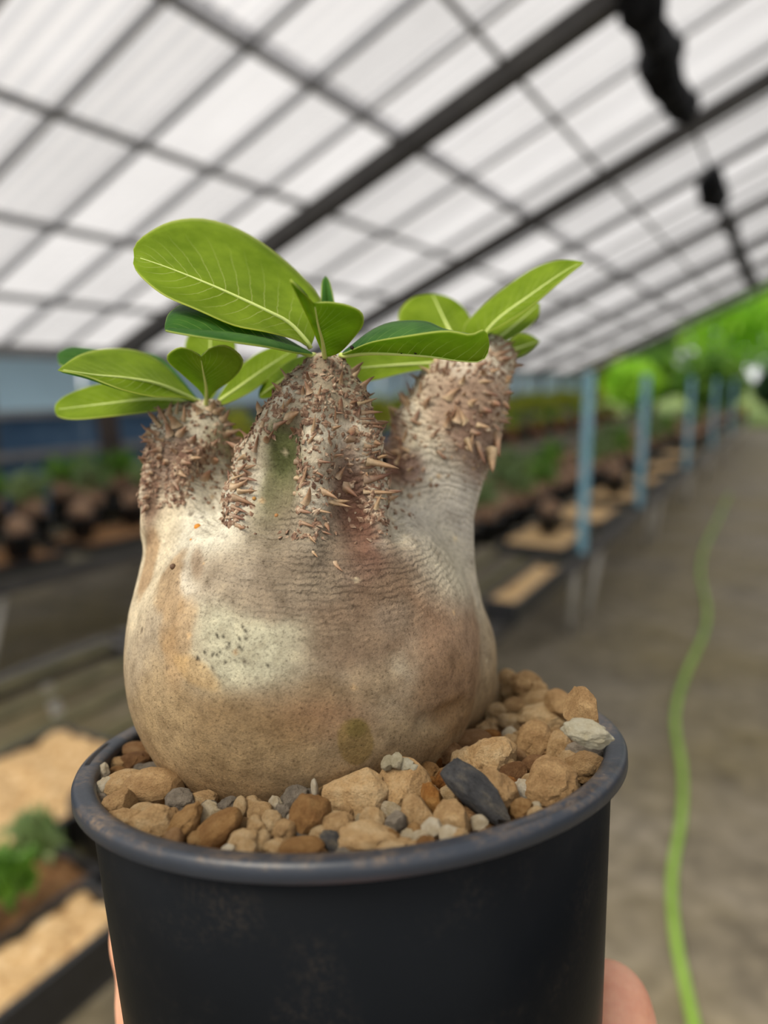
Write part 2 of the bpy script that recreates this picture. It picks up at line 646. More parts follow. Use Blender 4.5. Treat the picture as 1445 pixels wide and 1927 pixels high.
def place_benches(depth, wc, ls, label, group):
    src = make_bench(depth)
    for i, l in enumerate(ls):
        o = src if i == 0 else copy_tree(src)
        o.location = tuple(LW(l, wc, 0))
        tag(o, label + ', ' + ORD[len(ls) - 1 - i] + ' from the trees', 'bench', group)


place_benches(1.15, 1.42, [0.5 + 2.4 * i for i in range(9)], 'low steel nursery bench beside the path', 'benches beside the path')
place_benches(1.35, 3.6, [0.5 + 2.4 * i for i in range(9)], 'low steel nursery bench along the side wall', 'benches along the side wall')


def make_tray(name, la, wa, h, fill, fill_name):
    r = empty(name)
    vv, ff = [], []
    t = 0.012
    for s in (-1, 1):
        box(vv, ff, LD * s * (la / 2 - t / 2) + ZA * h / 2, LD, WD, ZA, t / 2, wa / 2, h / 2)
        box(vv, ff, WD * s * (wa / 2 - t / 2) + ZA * h / 2, LD, WD, ZA, la / 2 - t, t / 2, h / 2)
    box(vv, ff, ZA * 0.003, LD, WD, ZA, la / 2 - t, wa / 2 - t, 0.003)
    put('tray_box', mesh('tray_box', vv, ff), M_BLACKPLASTIC, r, False)
    vv, ff = [], []
    nx, ny = 30, 14
    for i in range(nx + 1):
        for j in range(ny + 1):
            p = LD * (la - 2 * t) * (i / nx - 0.5) + WD * (wa - 2 * t) * (j / ny - 0.5)
            vv.append(p + ZA * (h * 0.82 + 0.02 * (vnoise((p * 1.0)[None], 38)[0] - 0.5)))
    for i in range(nx):
        for j in range(ny):
            a = i * (ny + 1) + j
            ff.append((a, a + 1, a + ny + 2, a + ny + 1))
    put(fill_name, mesh(fill_name, vv, ff), fill, r)
    return r


def foliage_mesh(name, n, rad, size, seed, flat=1.0, up=0.0):
    g = np.random.default_rng(seed)
    d = g.normal(size=(n, 3))
    d /= np.linalg.norm(d, axis=1)[:, None]
    c = d * (rad * g.random(n) ** 0.45)[:, None]
    c *= 1 + 0.35 * (vnoise(d * 1.0, 2.2) - 0.5)[:, None]
    c[:, 2] *= flat
    vv = np.zeros((n, 4, 3))
    a = g.normal(size=(n, 3)) + d * 0.8
    a[:, 2] += up
    a /= np.linalg.norm(a, axis=1)[:, None]
    b = np.cross(a, g.normal(size=(n, 3)))
    b /= np.linalg.norm(b, axis=1)[:, None]
    s = size * (0.6 + 0.8 * g.random(n))[:, None]
    vv[:, 0] = c - a * s
    vv[:, 1] = c + b * s * 0.4
    vv[:, 2] = c + a * s
    vv[:, 3] = c - b * s * 0.4
    return np_mesh(name, vv.reshape(-1, 3), np.arange(n * 4).reshape(n, 4))


def lump_mesh(name, r, seed, sub=3, amp=0.3, sc=1.6, squash=1.0):
    import bmesh
    bm = bmesh.new()
    bmesh.ops.create_icosphere(bm, subdivisions=sub, radius=1.0)
    co = np.array([q.co for q in bm.verts])
    k = 1 + amp * 2 * (fbm(co + seed * 3.7, sc, 3) - 0.5)
    co = co * k[:, None]
    co[:, 2] *= squash
    for q, c in zip(bm.verts, co):
        q.co = c * r
    me = bpy.data.meshes.new(name)
    bm.to_mesh(me)
    bm.free()
    return me


def potted(kind, seed):
    r = empty('potted_plant')
    R, H = 0.075, 0.12
    prof = [(0.0, 0.0), (R * 0.75, 0.0), (R, H - 0.012), (R * 1.07, H - 0.012), (R * 1.07, H), (R * 0.97, H), (R * 0.92, H - 0.02)]
    put('pot', lathe('pot', prof, 24), M_TERRACOTTA if kind == 3 else M_BLACKPLASTIC, r)
    put('gravel_top', lathe('gravel_top', [(0.0, H - 0.012), (R * 0.5, H - 0.008), (R * 0.93, H - 0.016)], 24), M_TANGRAVEL, r)
    cd = put('caudex', lump_mesh('caudex', 0.055, seed, 2, 0.4, 1.3, 0.9 + 0.2 * (kind == 1)), M_BARKBROWN, r)
    cd.location = (0, 0, H + 0.022)
    if kind != 2:
        mats = {0: M_LEAF_SAGE, 1: M_LEAF_MID, 3: M_LEAF_YELLOW}
        fo = put('leaf_crown', foliage_mesh('leaf_crown', 110, 0.085 if kind != 3 else 0.10, 0.030, seed, 0.7, 0.5), mats[kind], r)
        fo.location = (0, 0, H + 0.11)
        st = put('stem', tube('stem', [(0, 0, H + 0.05), (0.012, 0.004, H + 0.13)], [0.02, 0.008], 8), M_BARKBROWN, r)
    return r


# planter boxes along the path edge of the first bench
src = make_tray('planter_box', 0.66, 0.13, 0.075, M_TANGRAVEL, 'gravel_fill')
for i, l in enumerate((0.38, 1.10, 1.82, 2.80)):
    o = src if i == 0 else copy_tree(src)
    o.location = tuple(LW(l, 0.862, BZ))
    tag(o, 'long narrow black gravel planter box on bench edge, ' + ORD[3 - i] + ' from the nearest blue post'.replace('nearest ', ''), 'planter box', 'gravel planter boxes on the bench edge')
src = make_tray('seed_tray', 0.44, 0.16, 0.06, M_BROWNSOIL, 'soil_fill')
src.location = tuple(LW(0.54, 1.012, BZ))
tag(src, 'black seed tray of brown soil with green seedlings growing in it', 'tray')
for k, (l, w) in enumerate(((0.44, 1.00), (0.54, 1.02), (0.63, 0.985), (0.715, 1.04))):
    o = empty('seedling', LW(l, w, BZ + 0.068))
    put('leaf_tuft', foliage_mesh('leaf_tuft', 60, 0.040, 0.028, 40 + k, 0.7, 0.6), M_LEAF_SAGE if k % 2 else M_LEAF_MID, o).location = (0, 0, 0.05)
    put('stem', tube('stem', [(0, 0, -0.01), (0.002, 0.001, 0.05)], [0.004, 0.003], 6), M_LEAF_MID, o)
    tag(o, 'small green seedling in the black tray of brown soil', 'seedling', 'seedlings in the brown soil tray')
src = make_tray('gravel_tray', 0.42, 0.34, 0.06, M_TANGRAVEL, 'gravel_fill')
src.location = tuple(LW(0.87, 1.275, BZ))
tag(src, 'wide black tray of pale tan gravel behind the seed tray', 'tray')
src = make_tray('bench_tray', 0.60, 0.34, 0.06, M_TANGRAVEL, 'gravel_fill')
k = 0
for l in (3.80, 4.6, 5.5, 6.5, 7.6, 9.0):
    o = src if k == 0 else copy_tree(src)
    o.location = tuple(LW(l, 1.07, BZ))
    tag(o, 'shallow black tray of tan gravel on path bench, ' + ORD[5 - k] + ' from the trees', 'tray', 'gravel trays on the path bench')
    k += 1
src = make_tray('pot_tray', 0.60, 0.40, 0.05, M_BROWNSOIL, 'soil_fill')
k = 0
for l in (1.3, 2.05, 2.8, 3.55, 4.6, 5.6, 6.6, 8.0):
    o = src if k == 0 else copy_tree(src)
    o.location = tuple(LW(l, 3.20, BZ))
    tag(o, 'shallow black tray of brown soil on side wall bench, ' + ORD[7 - k] + ' from the trees', 'tray', 'soil trays on the side wall bench')
    k += 1

protos = {}
pot_rng = np.random.default_rng(21)
LABELS = {0: ('black pot with sage leaved caudex', 'sage leaved caudex pots on the benches'),
          1: ('black pot with bushy green leaved caudex', 'green leaved caudex pots on the benches'),
          2: ('black pot with bare brown caudex', 'bare caudex pots on the benches'),
          3: ('terracotta pot with yellow green leaved caudex', 'terracotta pots on the benches')}


def add_pot(kind, l, w, s, z=BZ):
    if kind not in protos:
        protos[kind] = o = potted(kind, 10 + kind)
    else:
        o = copy_tree(protos[kind])
    o.location = tuple(LW(l, w, z))
    o.rotation_euler = (0, 0, pot_rng.random() * 6.28)
    o.scale = (s, s, s)
    if w > 2.5:
        where, row = 'side wall bench', 'row at the tray side' if w < 3.4 else 'front row' if w < 3.7 else 'middle row' if w < 4.0 else 'row closest to the wall'
    else:
        where = 'path bench'
        n_post = sum(l > q for q in (3.72, 5.35, 8.0, 10.8, 14.2))
        row = ('before the fifth blue post', 'between fifth and fourth blue posts', 'between fourth and third blue posts', 'between third and second blue posts',
               'between second and first blue posts', 'past the last blue post')[n_post]
    tag(o, LABELS[kind][0] + ', ' + where + ', ' + row, 'potted plant', LABELS[kind][1].replace('the benches', 'the ' + where))


l = 3.45
i = 0
while l < 21:
    for w in (1.40, 1.63, 1.86):
        kd = (2, 0, 2, 1, 2, 2, 2, 0)[(i * 3 + int(w * 10)) % 8]
        add_pot(kd, l + 0.02 * pot_rng.normal(), w + 0.01 * pot_rng.normal(), 1.0 + 0.22 * pot_rng.random())
        i += 1
    if l > 9.5:
        add_pot((2, 2, 1)[i % 3], l + 0.1, 1.12, 1.1)
    l += 0.27 + 0.03 * max(0, l - 4)
add_pot(2, 3.85, 1.08, 0.9, BZ + 0.064)
add_pot(2, 5.5, 1.07, 1.1, BZ + 0.064)
add_pot(2, 6.5, 1.07, 1.1, BZ + 0.064)
add_pot(3, 20.9, 1.0, 1.1)
l = 1.25
while l < 18:
    for w in ((3.54, 3.82, 4.10) if l < 4.3 else (3.54, 3.82)):
        kd = (0, 1, 0, 2, 1, 0)[(i * 5 + int(w * 10)) % 6]
        add_pot(3 if l > 4.5 and i % 4 == 0 else kd, l + 0.02 * pot_rng.normal(), w, (1.05 if l > 4.5 and i % 4 == 0 else 1.2) + 0.22 * pot_rng.random())
        i += 1
    l += 0.43 + 0.03 * max(0, l - 4)
for l in (1.35, 1.6, 1.9, 2.15, 2.6, 3.0, 3.4):
    add_pot(2 if l != 1.9 else 3, l, 3.2 + 0.06 * pot_rng.normal(), 1.0, BZ + 0.056)
# taller shrubs at the back of the side wall bench
tall = None
tl = 5.0
k = 0
while tl < 19:
    if tall is None:
        o = tall = empty('potted_shrub')
        put('pot', lathe('pot', [(0.0, 0.0), (0.085, 0.0), (0.11, 0.16), (0.118, 0.16), (0.118, 0.18), (0.10, 0.18), (0.095, 0.15)], 24), M_BLACKPLASTIC, o)
        put('soil_fill', lathe('soil_fill', [(0.0, 0.162), (0.098, 0.158)], 24), M_BROWNSOIL, o)
        put('stem', tube('stem', [(0, 0, 0.15), (0.02, 0.01, 0.3), (0.0, 0.02, 0.5)], [0.022, 0.018, 0.01], 8), M_BARKBROWN, o)
        put('leaf_crown', foliage_mesh('leaf_crown', 420, 0.21, 0.05, 71, 0.9), M_LEAF_YELLOW, o).location = (0, 0, 0.50)
    else:
        o = copy_tree(tall)
    o.location = tuple(LW(tl, 4.13, BZ))
    o.rotation_euler = (0, 0, 1.7 * k)
    s = 0.85 + 0.2 * pot_rng.random()
    o.scale = (s, s, s)
    tag(o, 'tall yellow green shrub in black pot at the wall side of the bench', 'shrub', 'tall shrubs on the side wall bench')
    tl += 0.62
    k += 1
# lone pots on the near bench
add_pot(2, 1.36, 1.42, 0.75)
b = empty('nursery_pot', LW(0.855, 1.018, BZ))
put('pot_wall', lathe('pot_wall', [(0, 0.004), (0.055, 0.004), (0.07, 0.11), (0.076, 0.11), (0.076, 0.12), (0.068, 0.12), (0.05, 0.02)], 28), M_BLACKPLASTIC, b)
put('soil_fill', lathe('soil_fill', [(0, 0.10), (0.064, 0.10)], 28), M_BROWNSOIL, b)
tag(b, 'empty looking round black nursery pot beside the seed tray', 'pot')

# posts
post = lathe('bench_post', [(0.0, 0.0), (0.028, 0.0), (0.024, 0.01), (0.024, 0.9), (0.0, 0.905)], 12)
for k, (l, w) in enumerate(((3.72, 0.88), (5.35, 0.88), (8.0, 0.88), (10.8, 0.88), (14.2, 0.88))):
    o = put('bench_post', post, M_BLUEPAINT)
    o.location = tuple(LW(l, w - 0.01, BZ + 0.001))
    tag(o, 'pale blue steel post on the path bench, ' + ORD[4 - k] + ' from the trees', 'post', 'pale blue posts along the path')
vv, ff = [], []
p0, p1 = LW(4.05, 4.5, 0), LW(4.0, 4.5, 1.27)
me = tube('timber_post', [p0, (p0 + p1) / 2 + WD * 0.02, p1 - LD * 0.06], [0.10, 0.085, 0.075], 10)
tag(put('timber_post', me, M_WOODPOST), 'thick dark timber post standing before the blue side wall', 'post')
vv, ff = [], []
box(vv, ff, LW(2.75, 1.25, 0.14), LD, WD, ZA, 0.22, 0.16, 0.14)
box(vv, ff, LW(2.75, 1.25, 0.29), LD, WD, ZA, 0.24, 0.18, 0.012)
tag(put('storage_crate', mesh('storage_crate', vv, ff), M_GREENNET, None, False), 'dark green crate stored under the path bench', 'crate')

# hose lying on the path
hp = [(1318, 1990), (1300, 1900), (1272, 1770), (1264, 1650), (1282, 1540), (1284, 1450), (1270, 1350), (1290, 1270), (1325, 1190), (1330, 1140), (1318, 1080), (1326, 1030), (1352, 975), (1372, 930)]
hose = []
for px, py in hp:
    d = P(px, py, 1.0) - CAM
    t = (0.012 - CAM[2]) / d[2]
    hose.append(CAM + d * t)
M_HOSE = simple('green_hose', [srgb(120, 160, 50), srgb(150, 190, 80)], 5, 0.5)
tag(put('garden_hose', tube('garden_hose', catmull(hose, 90), 0.012, 10), M_HOSE), 'light green garden hose winding along the path', 'hose')


# trees outside the open end
def tree(l, w, h, rad, mt, label, seed):
    r = empty('tree', LW(l, w, 0))
    put('trunk', tube('trunk', [(0, 0, 0), (0.1, 0.05, h * 0.5), (0.0, 0.0, h)], [0.16, 0.12, 0.05], 8), M_WOODPOST, r)
    c = put('crown', foliage_mesh('crown', 2600, rad, 0.20, seed, 0.8), mt, r)
    c.location = (0, 0, h)
    tag(r, label, 'tree')


tree(31, 1.9, 3.6, 2.2, M_LEAF_LIME, 'bright lime green tree outside the open greenhouse end', 1)
tree(29.2, 7.0, 1.9, 1.5, M_LEAF_YELLOW, 'yellow green bushy tree outside the greenhouse end', 2)
tree(36, -2.6, 3.8, 2.4, M_LEAF_MID, 'mid green tree behind the bright lime tree', 3)
tree(37, 6.2, 3.5, 2.6, M_LEAF_MID, 'mid green tree behind the yellow green bushy tree', 4)
tree(44, 1.0, 6.0, 3.6, M_LEAF_LIME, 'tall light green tree far beyond the greenhouse end', 5)
tree(26.6, 0.2, 1.2, 0.9, M_LEAF_DARK, 'low dark green shrub at the end of the path', 6)
tree(27.2, 2.4, 1.4, 1.1, M_LEAF_MID, 'low green shrub just outside beyond the path bench', 7)
tree(27.2, 4.9, 1.3, 0.95, M_LEAF_LIME, 'low lime green shrub outside between two bushy plants', 8)
tree(38, 11.5, 3.2, 2.4, M_LEAF_YELLOW, 'rounded yellow green tree past the corner of the side wall', 9)
tree(32.5, 5.0, 1.6, 1.1, M_LEAF_MID, 'rounded mid green shrub beside the bright lime tree', 12)

# ------------------------------------------------------------------ the pot held in front of the lens
_a, _b = -0.0169, -0.0560
POT_O = CAM - 0.00620 * CR - 0.04515 * CU + 0.14997 * CF
up_c = (math.sin(_b) * math.cos(_a), math.cos(_b) * math.cos(_a), math.sin(_a))
PU = up_c[0] * CR + up_c[1] * CU + up_c[2] * CF
PX = np.cross(PU, CF)
PX /= np.linalg.norm(PX)
PX = PX if PX @ CR > 0 else -PX
PY = np.cross(PU, PX)                                    # away from the camera
POT_M = Matrix(((PX[0], PY[0], PU[0], POT_O[0]), (PX[1], PY[1], PU[1], POT_O[1]), (PX[2], PY[2], PU[2], POT_O[2]), (0, 0, 0, 1)))
POT_H = 0.088


def pot_local(p):
    d = np.asarray(p) - POT_O
    return np.array([d @ PX, d @ PY, d @ PU])


def pot_world(x, y, z):
    return POT_O + x * PX + y * PY + z * PU


def on_soil(px, py, h):
    """where the ray of a pixel meets the plane h above the rim plane"""
    d = P(px, py, 1.0) - CAM
    t = ((POT_O + h * PU - CAM) @ PU) / (d @ PU)
    return t          # depth, as d has unit depth


def pot_material():
    m, nt, b, out = new_mat('blue_black_plastic')
    n = noise_tex(nt, 60, 5, 0.6)
    n2 = noise_tex(nt, 900, 3, 0.7)
    tc = nt.nodes.new('ShaderNodeTexCoord')
    sep = nt.nodes.new('ShaderNodeSeparateXYZ')
    nt.links.new(tc.outputs['Object'], sep.inputs[0])
    c = mix_rgb(nt, 'MIX', n.outputs['Fac'], srgb(8, 10, 13), srgb(14, 17, 21))
    dust = math_n(nt, 'MULTIPLY', ramp_out(nt, n.outputs['Fac'], 0.5, 0.75), ramp_out(nt, n2.outputs['Fac'], 0.45, 0.7))
    c = mix_rgb(nt, 'MIX', math_n(nt, 'MULTIPLY', dust, 0.10), c, srgb(120, 105, 85))
    nt.links.new(c, b.inputs['Base Color'])
    b.inputs['Roughness'].default_value = 0.34
    b.inputs['Specular IOR Level'].default_value = 0.09
    bump(nt, b, n2.outputs['Fac'], 0.06, 0.0004)
    return m


def ramp_out(nt, src, a, b):
    r = ramp(nt, [(a, (0, 0, 0, 1)), (b, (1, 1, 1, 1))])
    nt.links.new(src, r.inputs['Fac'])
    return r.outputs['Color']


def rim_material():
    m, nt, b, out = new_mat('dusty_rim_plastic')
    n = noise_tex(nt, 70, 6, 0.7)
    n2 = noise_tex(nt, 700, 4, 0.75)
    geo = nt.nodes.new('ShaderNodeNewGeometry')
    tc = nt.nodes.new('ShaderNodeTexCoord')
    sep = nt.nodes.new('ShaderNodeSeparateXYZ')
    nt.links.new(tc.outputs['Object'], sep.inputs[0])
    topface = math_n(nt, 'MULTIPLY', math_n(nt, 'ADD', sep.outputs['Z'], 0.0011), 1400.0, True)
    c = mix_rgb(nt, 'MIX', n.outputs['Fac'], srgb(28, 34, 43), srgb(44, 51, 63))
    dust = math_n(nt, 'MULTIPLY', ramp_out(nt, n.outputs['Fac'], 0.46, 0.72), ramp_out(nt, n2.outputs['Fac'], 0.38, 0.65))
    c = mix_rgb(nt, 'MIX', math_n(nt, 'MULTIPLY', math_n(nt, 'MULTIPLY', dust, topface), 0.5), c, srgb(165, 135, 95))
    speck = ramp_out(nt, n2.outputs['Fac'], 0.68, 0.74)
    c = mix_rgb(nt, 'MIX', math_n(nt, 'MULTIPLY', speck, 0.5), c, srgb(150, 140, 125))
    nt.links.new(c, b.inputs['Base Color'])
    b.inputs['Roughness'].default_value = 0.40
    bump(nt, b, n2.outputs['Fac'], 0.12, 0.0004)
    return m


pot = empty('plastic_pot')
pot.matrix_world = POT_M
tag(pot, 'round blue black plastic pot holding the fat spiny plant, gripped by a hand', 'pot')
wall_r = lambda z: 0.0497 + (z + 0.004) * (0.0497 - 0.0450) / 0.056
put('pot_wall', lathe('pot_wall', [(0.0, -POT_H), (wall_r(-POT_H) - 0.003, -POT_H), (wall_r(-POT_H), -POT_H + 0.003), (wall_r(-0.05), -0.05), (wall_r(-0.0025), -0.0025),
                                   (0.0487, -0.0018), (0.0484, -0.004), (0.0470, -0.02), (0.043, -POT_H + 0.003), (0.0, -POT_H + 0.003)], 128), pot_material(), pot)
SLOTS = [(math.radians(176), math.radians(190)), (math.radians(-62), math.radians(-48))]      # slots moulded into the top of the rim
vv, ff = [], []
RN_ = 540
for i in range(RN_):
    a = 2 * math.pi * i / RN_
    cut = any((a - s0) % (2 * math.pi) < s1 - s0 for s0, s1 in SLOTS)
    zs = -0.0024 if cut else 0.0001
    prof = [(0.0496, -0.0030), (0.0520, -0.0030), (0.0526, -0.0026), (0.0526, -0.0008), (0.0523, -0.0002), (0.0518, 0.0001), (0.05145, 0.0001), (0.05140, zs), (0.05060, zs), (0.05055, 0.0001),
            (0.0500, 0.0001), (0.0490, -0.0002), (0.0484, -0.0009), (0.0483, -0.0035), (0.0490, -0.0040), (0.0496, -0.0036)]
    vv += [(r_ * math.cos(a), r_ * math.sin(a), z_) for r_, z_ in prof]
m_ = len(prof)
for i in range(RN_):
    j = (i + 1) % RN_
    ff += [(i * m_ + k, j * m_ + k, j * m_ + (k + 1) % m_, i * m_ + (k + 1) % m_) for k in range(m_)]
rim = put('rim', mesh('rim', vv, ff), rim_material(), pot)

# ------------------------------------------------------------------ the swollen stem
cones = []          # (a, b, ra, rb, k, member): pieces of one member meet sharply, members melt into each other over k
members = 0


def ball(px, py, d, rp, k=0.006):
    global members
    members += 1
    c = P(px, py, d)
    cones.append((c, c + 1e-6, rp * d / FPX, rp * d / FPX, k, members))


def limb(pts, k=0.006):
    global members
    members += 1
    for (x0, y0, d0, r0), (x1, y1, d1, r1) in zip(pts[:-1], pts[1:]):
        cones.append((P(x0, y0, d0), P(x1, y1, d1), r0 * d0 / FPX, r1 * d1 / FPX, k, members))


ball(576, 1226, 0.158, 325, 0.004)
ball(752, 1240, 0.172, 184, 0.004)
ball(815, 1305, 0.180, 122, 0.004)
limb([(392, 782, 0.160, 34), (364, 838, 0.160, 82), (366, 900, 0.160, 84), (368, 1000, 0.158, 100), (400, 1110, 0.157, 140)], 0.005)   # rear branch
limb([(308, 822, 0.156, 30), (335, 890, 0.158, 52)], 0.002)
limb([(613, 712, 0.142, 50), (611, 738, 0.142, 60), (604, 780, 0.143, 94), (596, 850, 0.145, 120), (588, 940, 0.148, 138), (580, 1060, 0.152, 175)], 0.0055)
limb([(918, 684, 0.174, 52), (872, 750, 0.172, 84), (845, 850, 0.170, 82), (820, 960, 0.169, 72), (800, 1090, 0.170, 96)], 0.0055)
limb([(826, 720, 0.170, 36), (795, 800, 0.170, 54), (800, 900, 0.170, 66)], 0.003)
limb([(760, 806, 0.176, 24), (775, 900, 0.172, 46)], 0.003)


def sdf_base(p):
    d = None
    grp = {}
    for a, b, ra, rb, k, mem in cones:
        q = sd_cone(p, a, b, ra, rb)
        grp[mem] = (smin(grp[mem][0], q, 0.0008) if mem in grp else q, k)
    for q, k in grp.values():
        d = q if d is None else smin(d, q, k)
    return d


def hit(px, py, fn, d0=0.085, d1=0.21):
    """depth at which a pixel's ray meets a distance field"""
    dirs = P(px, py, 1.0) - CAM
    t = d0
    for _ in range(90):
        s = float(fn((CAM + dirs * t)[None])[0])
        if s < 0.00008:
            return t
        t += max(s * 0.7, 0.00008)
        if t > d1:
            return None
    return t


ridges = []
for path in ([(548, 745, 16), (520, 790, 18), (470, 860, 20), (452, 930, 20), (444, 985, 14)],
             [(596, 760, 16), (588, 850, 20), (580, 950, 20), (577, 1040, 14), (575, 1095, 6)],
             [(668, 750, 14), (690, 830, 18), (700, 910, 18), (704, 985, 12)],
             [(285, 860, 10), (282, 930, 12), (276, 990, 8)],
             [(385, 850, 10), (350, 880, 12), (330, 930, 8)]):
    q = []
    for x, y, r in path:
        d = hit(x, y, sdf_base)
        if d:
            q.append((P(x, y, d + r * 0.35 * d / FPX), r * d / FPX))
    ridges += [(q[i][0], q[i + 1][0], q[i][1], q[i + 1][1]) for i in range(len(q) - 1)]

valleys = []
for path in ([(548, 812, 14), (528, 870, 22), (515, 930, 24), (512, 990, 16)], [(650, 830, 12), (652, 890, 18), (660, 950, 20), (672, 1015, 16)],
             [(400, 870, 16), (405, 930, 20), (400, 990, 14)], [(742, 900, 12), (752, 960, 18), (750, 1010, 12)], [(872, 1330, 8), (840, 1352, 10), (800, 1362, 6)]):
    q = []
    for x, y, r in path:
        d = hit(x, y, sdf_base)
        if d:
            q.append((P(x, y, d - r * 0.72 * d / FPX), r * d / FPX))
    valleys += [(q[i][0], q[i + 1][0], q[i][1], q[i + 1][1]) for i in range(len(q) - 1)]


def sdf_plant(p):
    d = sdf_base(p)
    for a, b, ra, rb in ridges:
        d = smin(d, sd_cone(p, a, b, ra, rb), 0.0035)
    for a, b, ra, rb in valleys:
        d = -smin(-d, sd_cone(p, a, b, ra, rb), 0.003)
    return d


HV = 0.00055
lo = np.min([np.minimum(c[0] - c[2], c[1] - c[3]) for c in cones], 0) - 0.004
hi = np.max([np.maximum(c[0] + c[2], c[1] + c[3]) for c in cones], 0) + 0.004
nn = np.ceil((hi - lo) / HV).astype(int)
# coarse pass finds the cells near the surface
step = 4
cg = np.ceil(nn / step).astype(int) + 2
ci = np.indices(tuple(cg)).reshape(3, -1).T
cf = sdf_plant(lo + ci * HV * step).reshape(tuple(cg))
F = np.repeat(np.repeat(np.repeat(cf, step, 0), step, 1), step, 2)[:nn[0], :nn[1], :nn[2]].astype(np.float32)
near = np.argwhere(np.abs(F) < HV * step * 2.2)
pts = lo + near * HV
val = np.concatenate([sdf_plant(c) for c in np.array_split(pts, max(1, len(pts) // 200000))])
val = val - 0.0006 * (fbm(pts, 140, 3) - 0.5) - 0.0014 * (fbm(pts, 45, 2) - 0.5)
F[near[:, 0], near[:, 1], near[:, 2]] = val
PV, PQ = surface_nets(F, lo, HV)
caudex_me = np_mesh('caudex', PV, PQ)
PN = np.zeros(len(PV) * 3, np.float32)
caudex_me.vertices.foreach_get('normal', PN)
PN = PN.reshape(-1, 3)
if ((PV - PV.mean(0)) * PN).sum(1).mean() < 0:
    caudex_me.flip_normals()
    PN = -PN
TOPS = [P(612, 640, 0.142), P(385, 740, 0.160), P(905, 610, 0.174)]
dC, dL, dR = [np.linalg.norm(PV - t, axis=1) for t in TOPS]
ring = np.minimum(np.minimum(dC, dL * 1.5 + 0.004), dR * 0.95)


def project(p):
    q = np.asarray(p) - CAM
    z = q @ CF
    return CX + FPX * (q @ CR) / z, CY - FPX * (q @ CU) / z, z


# bark colour: base tones by height on the stem, then patches, stains and scars where the stem has them
def C3(*c):
    return np.array(srgb(*c)[:3])


hgt = (PV - POT_O) @ PU
wob = fbm(PV, 60, 4) - 0.5
wob2 = fbm(PV + 3, 170, 3) - 0.5
col = np.tile(C3(186, 176, 156), (len(PV), 1))


def blend(mask, c):
    global col
    m = np.clip(mask, 0, 1)[:, None]
    col = col * (1 - m) + C3(*c) * m


sm = lambda x, a, b: np.clip((x - a) / (b - a), 0, 1) ** 2 * (3 - 2 * np.clip((x - a) / (b - a), 0, 1))
blend(0.7 * sm(wob2, 0.0, 0.25), (205, 198, 182))
blend(0.8 * sm(-(hgt - 0.026 + 0.02 * wob), -0.006, 0.008), (150, 132, 106))
blend(0.75 * sm(-(hgt - 0.014 + 0.02 * wob), -0.006, 0.008), (140, 118, 86))
blend(0.7 * sm(-(hgt - 0.004 + 0.02 * wob), -0.005, 0.006), (138, 112, 80))


def patch(px, py, rx, c, s=0.8, stretch=None, soft=0.5, nz=1.0):
    d = hit(px, py, sdf_plant)
    if d is None:
        return
    ctr = P(px, py, d)
    q = PV - ctr
    u, w = q @ CR, q @ CU
    if stretch:
        ry, ang = stretch
        ca, sa = math.cos(math.radians(ang)), math.sin(math.radians(ang))
        u, w = u * ca + w * sa, (-u * sa + w * ca) * rx / ry
    z = q @ CF
    r = np.sqrt(u * u + w * w + 0.25 * z * z) / (rx * d / FPX)
    r = r + nz * (wob * 1.3 + wob2 * 0.7)
    blend(s * (1 - sm(r, 1 - soft, 1 + soft)), c)


patch(480, 1215, 130, (176, 173, 150), 0.9, (85, 0))
patch(300, 1210, 75, (160, 146, 124), 0.7, (150, 15))
patch(300, 1010, 60, (205, 192, 165), 0.8, (150, -12))
patch(400, 980, 70, (208, 204, 188), 0.8, (80, 30))
patch(650, 1090, 170, (114, 98, 84), 0.9, (55, 8))
patch(450, 1090, 130, (140, 126, 108), 0.7, (40, -8))
patch(700, 1180, 150, (114, 94, 76), 0.85, (75, 25))
patch(560, 1330, 200, (120, 98, 72), 0.7, (50, 10))
patch(860, 1230, 110, (146, 116, 92), 0.75, (100, 20))
patch(840, 1300, 120, (130, 104, 78), 0.7, (60, -10))
patch(620, 1360, 110, (130, 92, 66), 0.4, (45, 0))
patch(430, 1400, 170, (132, 110, 78), 0.6, (80, 0))
patch(300, 1340, 60, (160, 138, 104), 0.7, (90, 20))
patch(840, 960, 90, (190, 184, 174), 0.8, (110, 0))
patch(850, 1060, 70, (178, 170, 150), 0.7, (70, 0))
patch(530, 900, 45, (96, 96, 58), 0.8, (110, -8))
patch(535, 850, 26, (72, 82, 40), 0.7, (50, -8))
patch(660, 920, 48, (104, 68, 54), 0.9, (130, 4))
patch(668, 1010, 50, (108, 76, 62), 0.85, (70, 0))
patch(560, 1030, 95, (124, 112, 96), 0.8, (90, 0))
patch(325, 1115, 24, (150, 120, 82), 0.6, (58, 8), 0.45, 3.0)
patch(340, 1190, 18, (166, 136, 98), 0.55, (60, -10), 0.5, 2.4)
patch(280, 1050, 16, (146, 112, 74), 0.7, (50, 0), 0.5, 2.2)
patch(370, 1265, 30, (176, 146, 100), 0.6, (14, -25), 0.5, 2.0)
patch(370, 1060, 14, (150, 130, 108), 0.7, (45, 20), 0.4)
patch(430, 835, 40, (150, 142, 92), 0.6, (40, 0))
patch(320, 880, 60, (120, 92, 78), 0.8, (70, 0))
patch(285, 920, 18, (98, 68, 54), 0.8, (70, 0))
patch(350, 860, 24, (110, 72, 58), 0.7, (60, 20))
patch(800, 790, 38, (200, 190, 170), 0.8, (36, 0), 0.4)
patch(880, 740, 90, (150, 122, 104), 0.8, (80, 0))
patch(900, 840, 60, (128, 96, 82), 0.7, (60, 0))
patch(740, 830, 30, (110, 74, 60), 0.8, (70, 0))
patch(760, 880, 34, (104, 62, 54), 0.7, (30, 0))
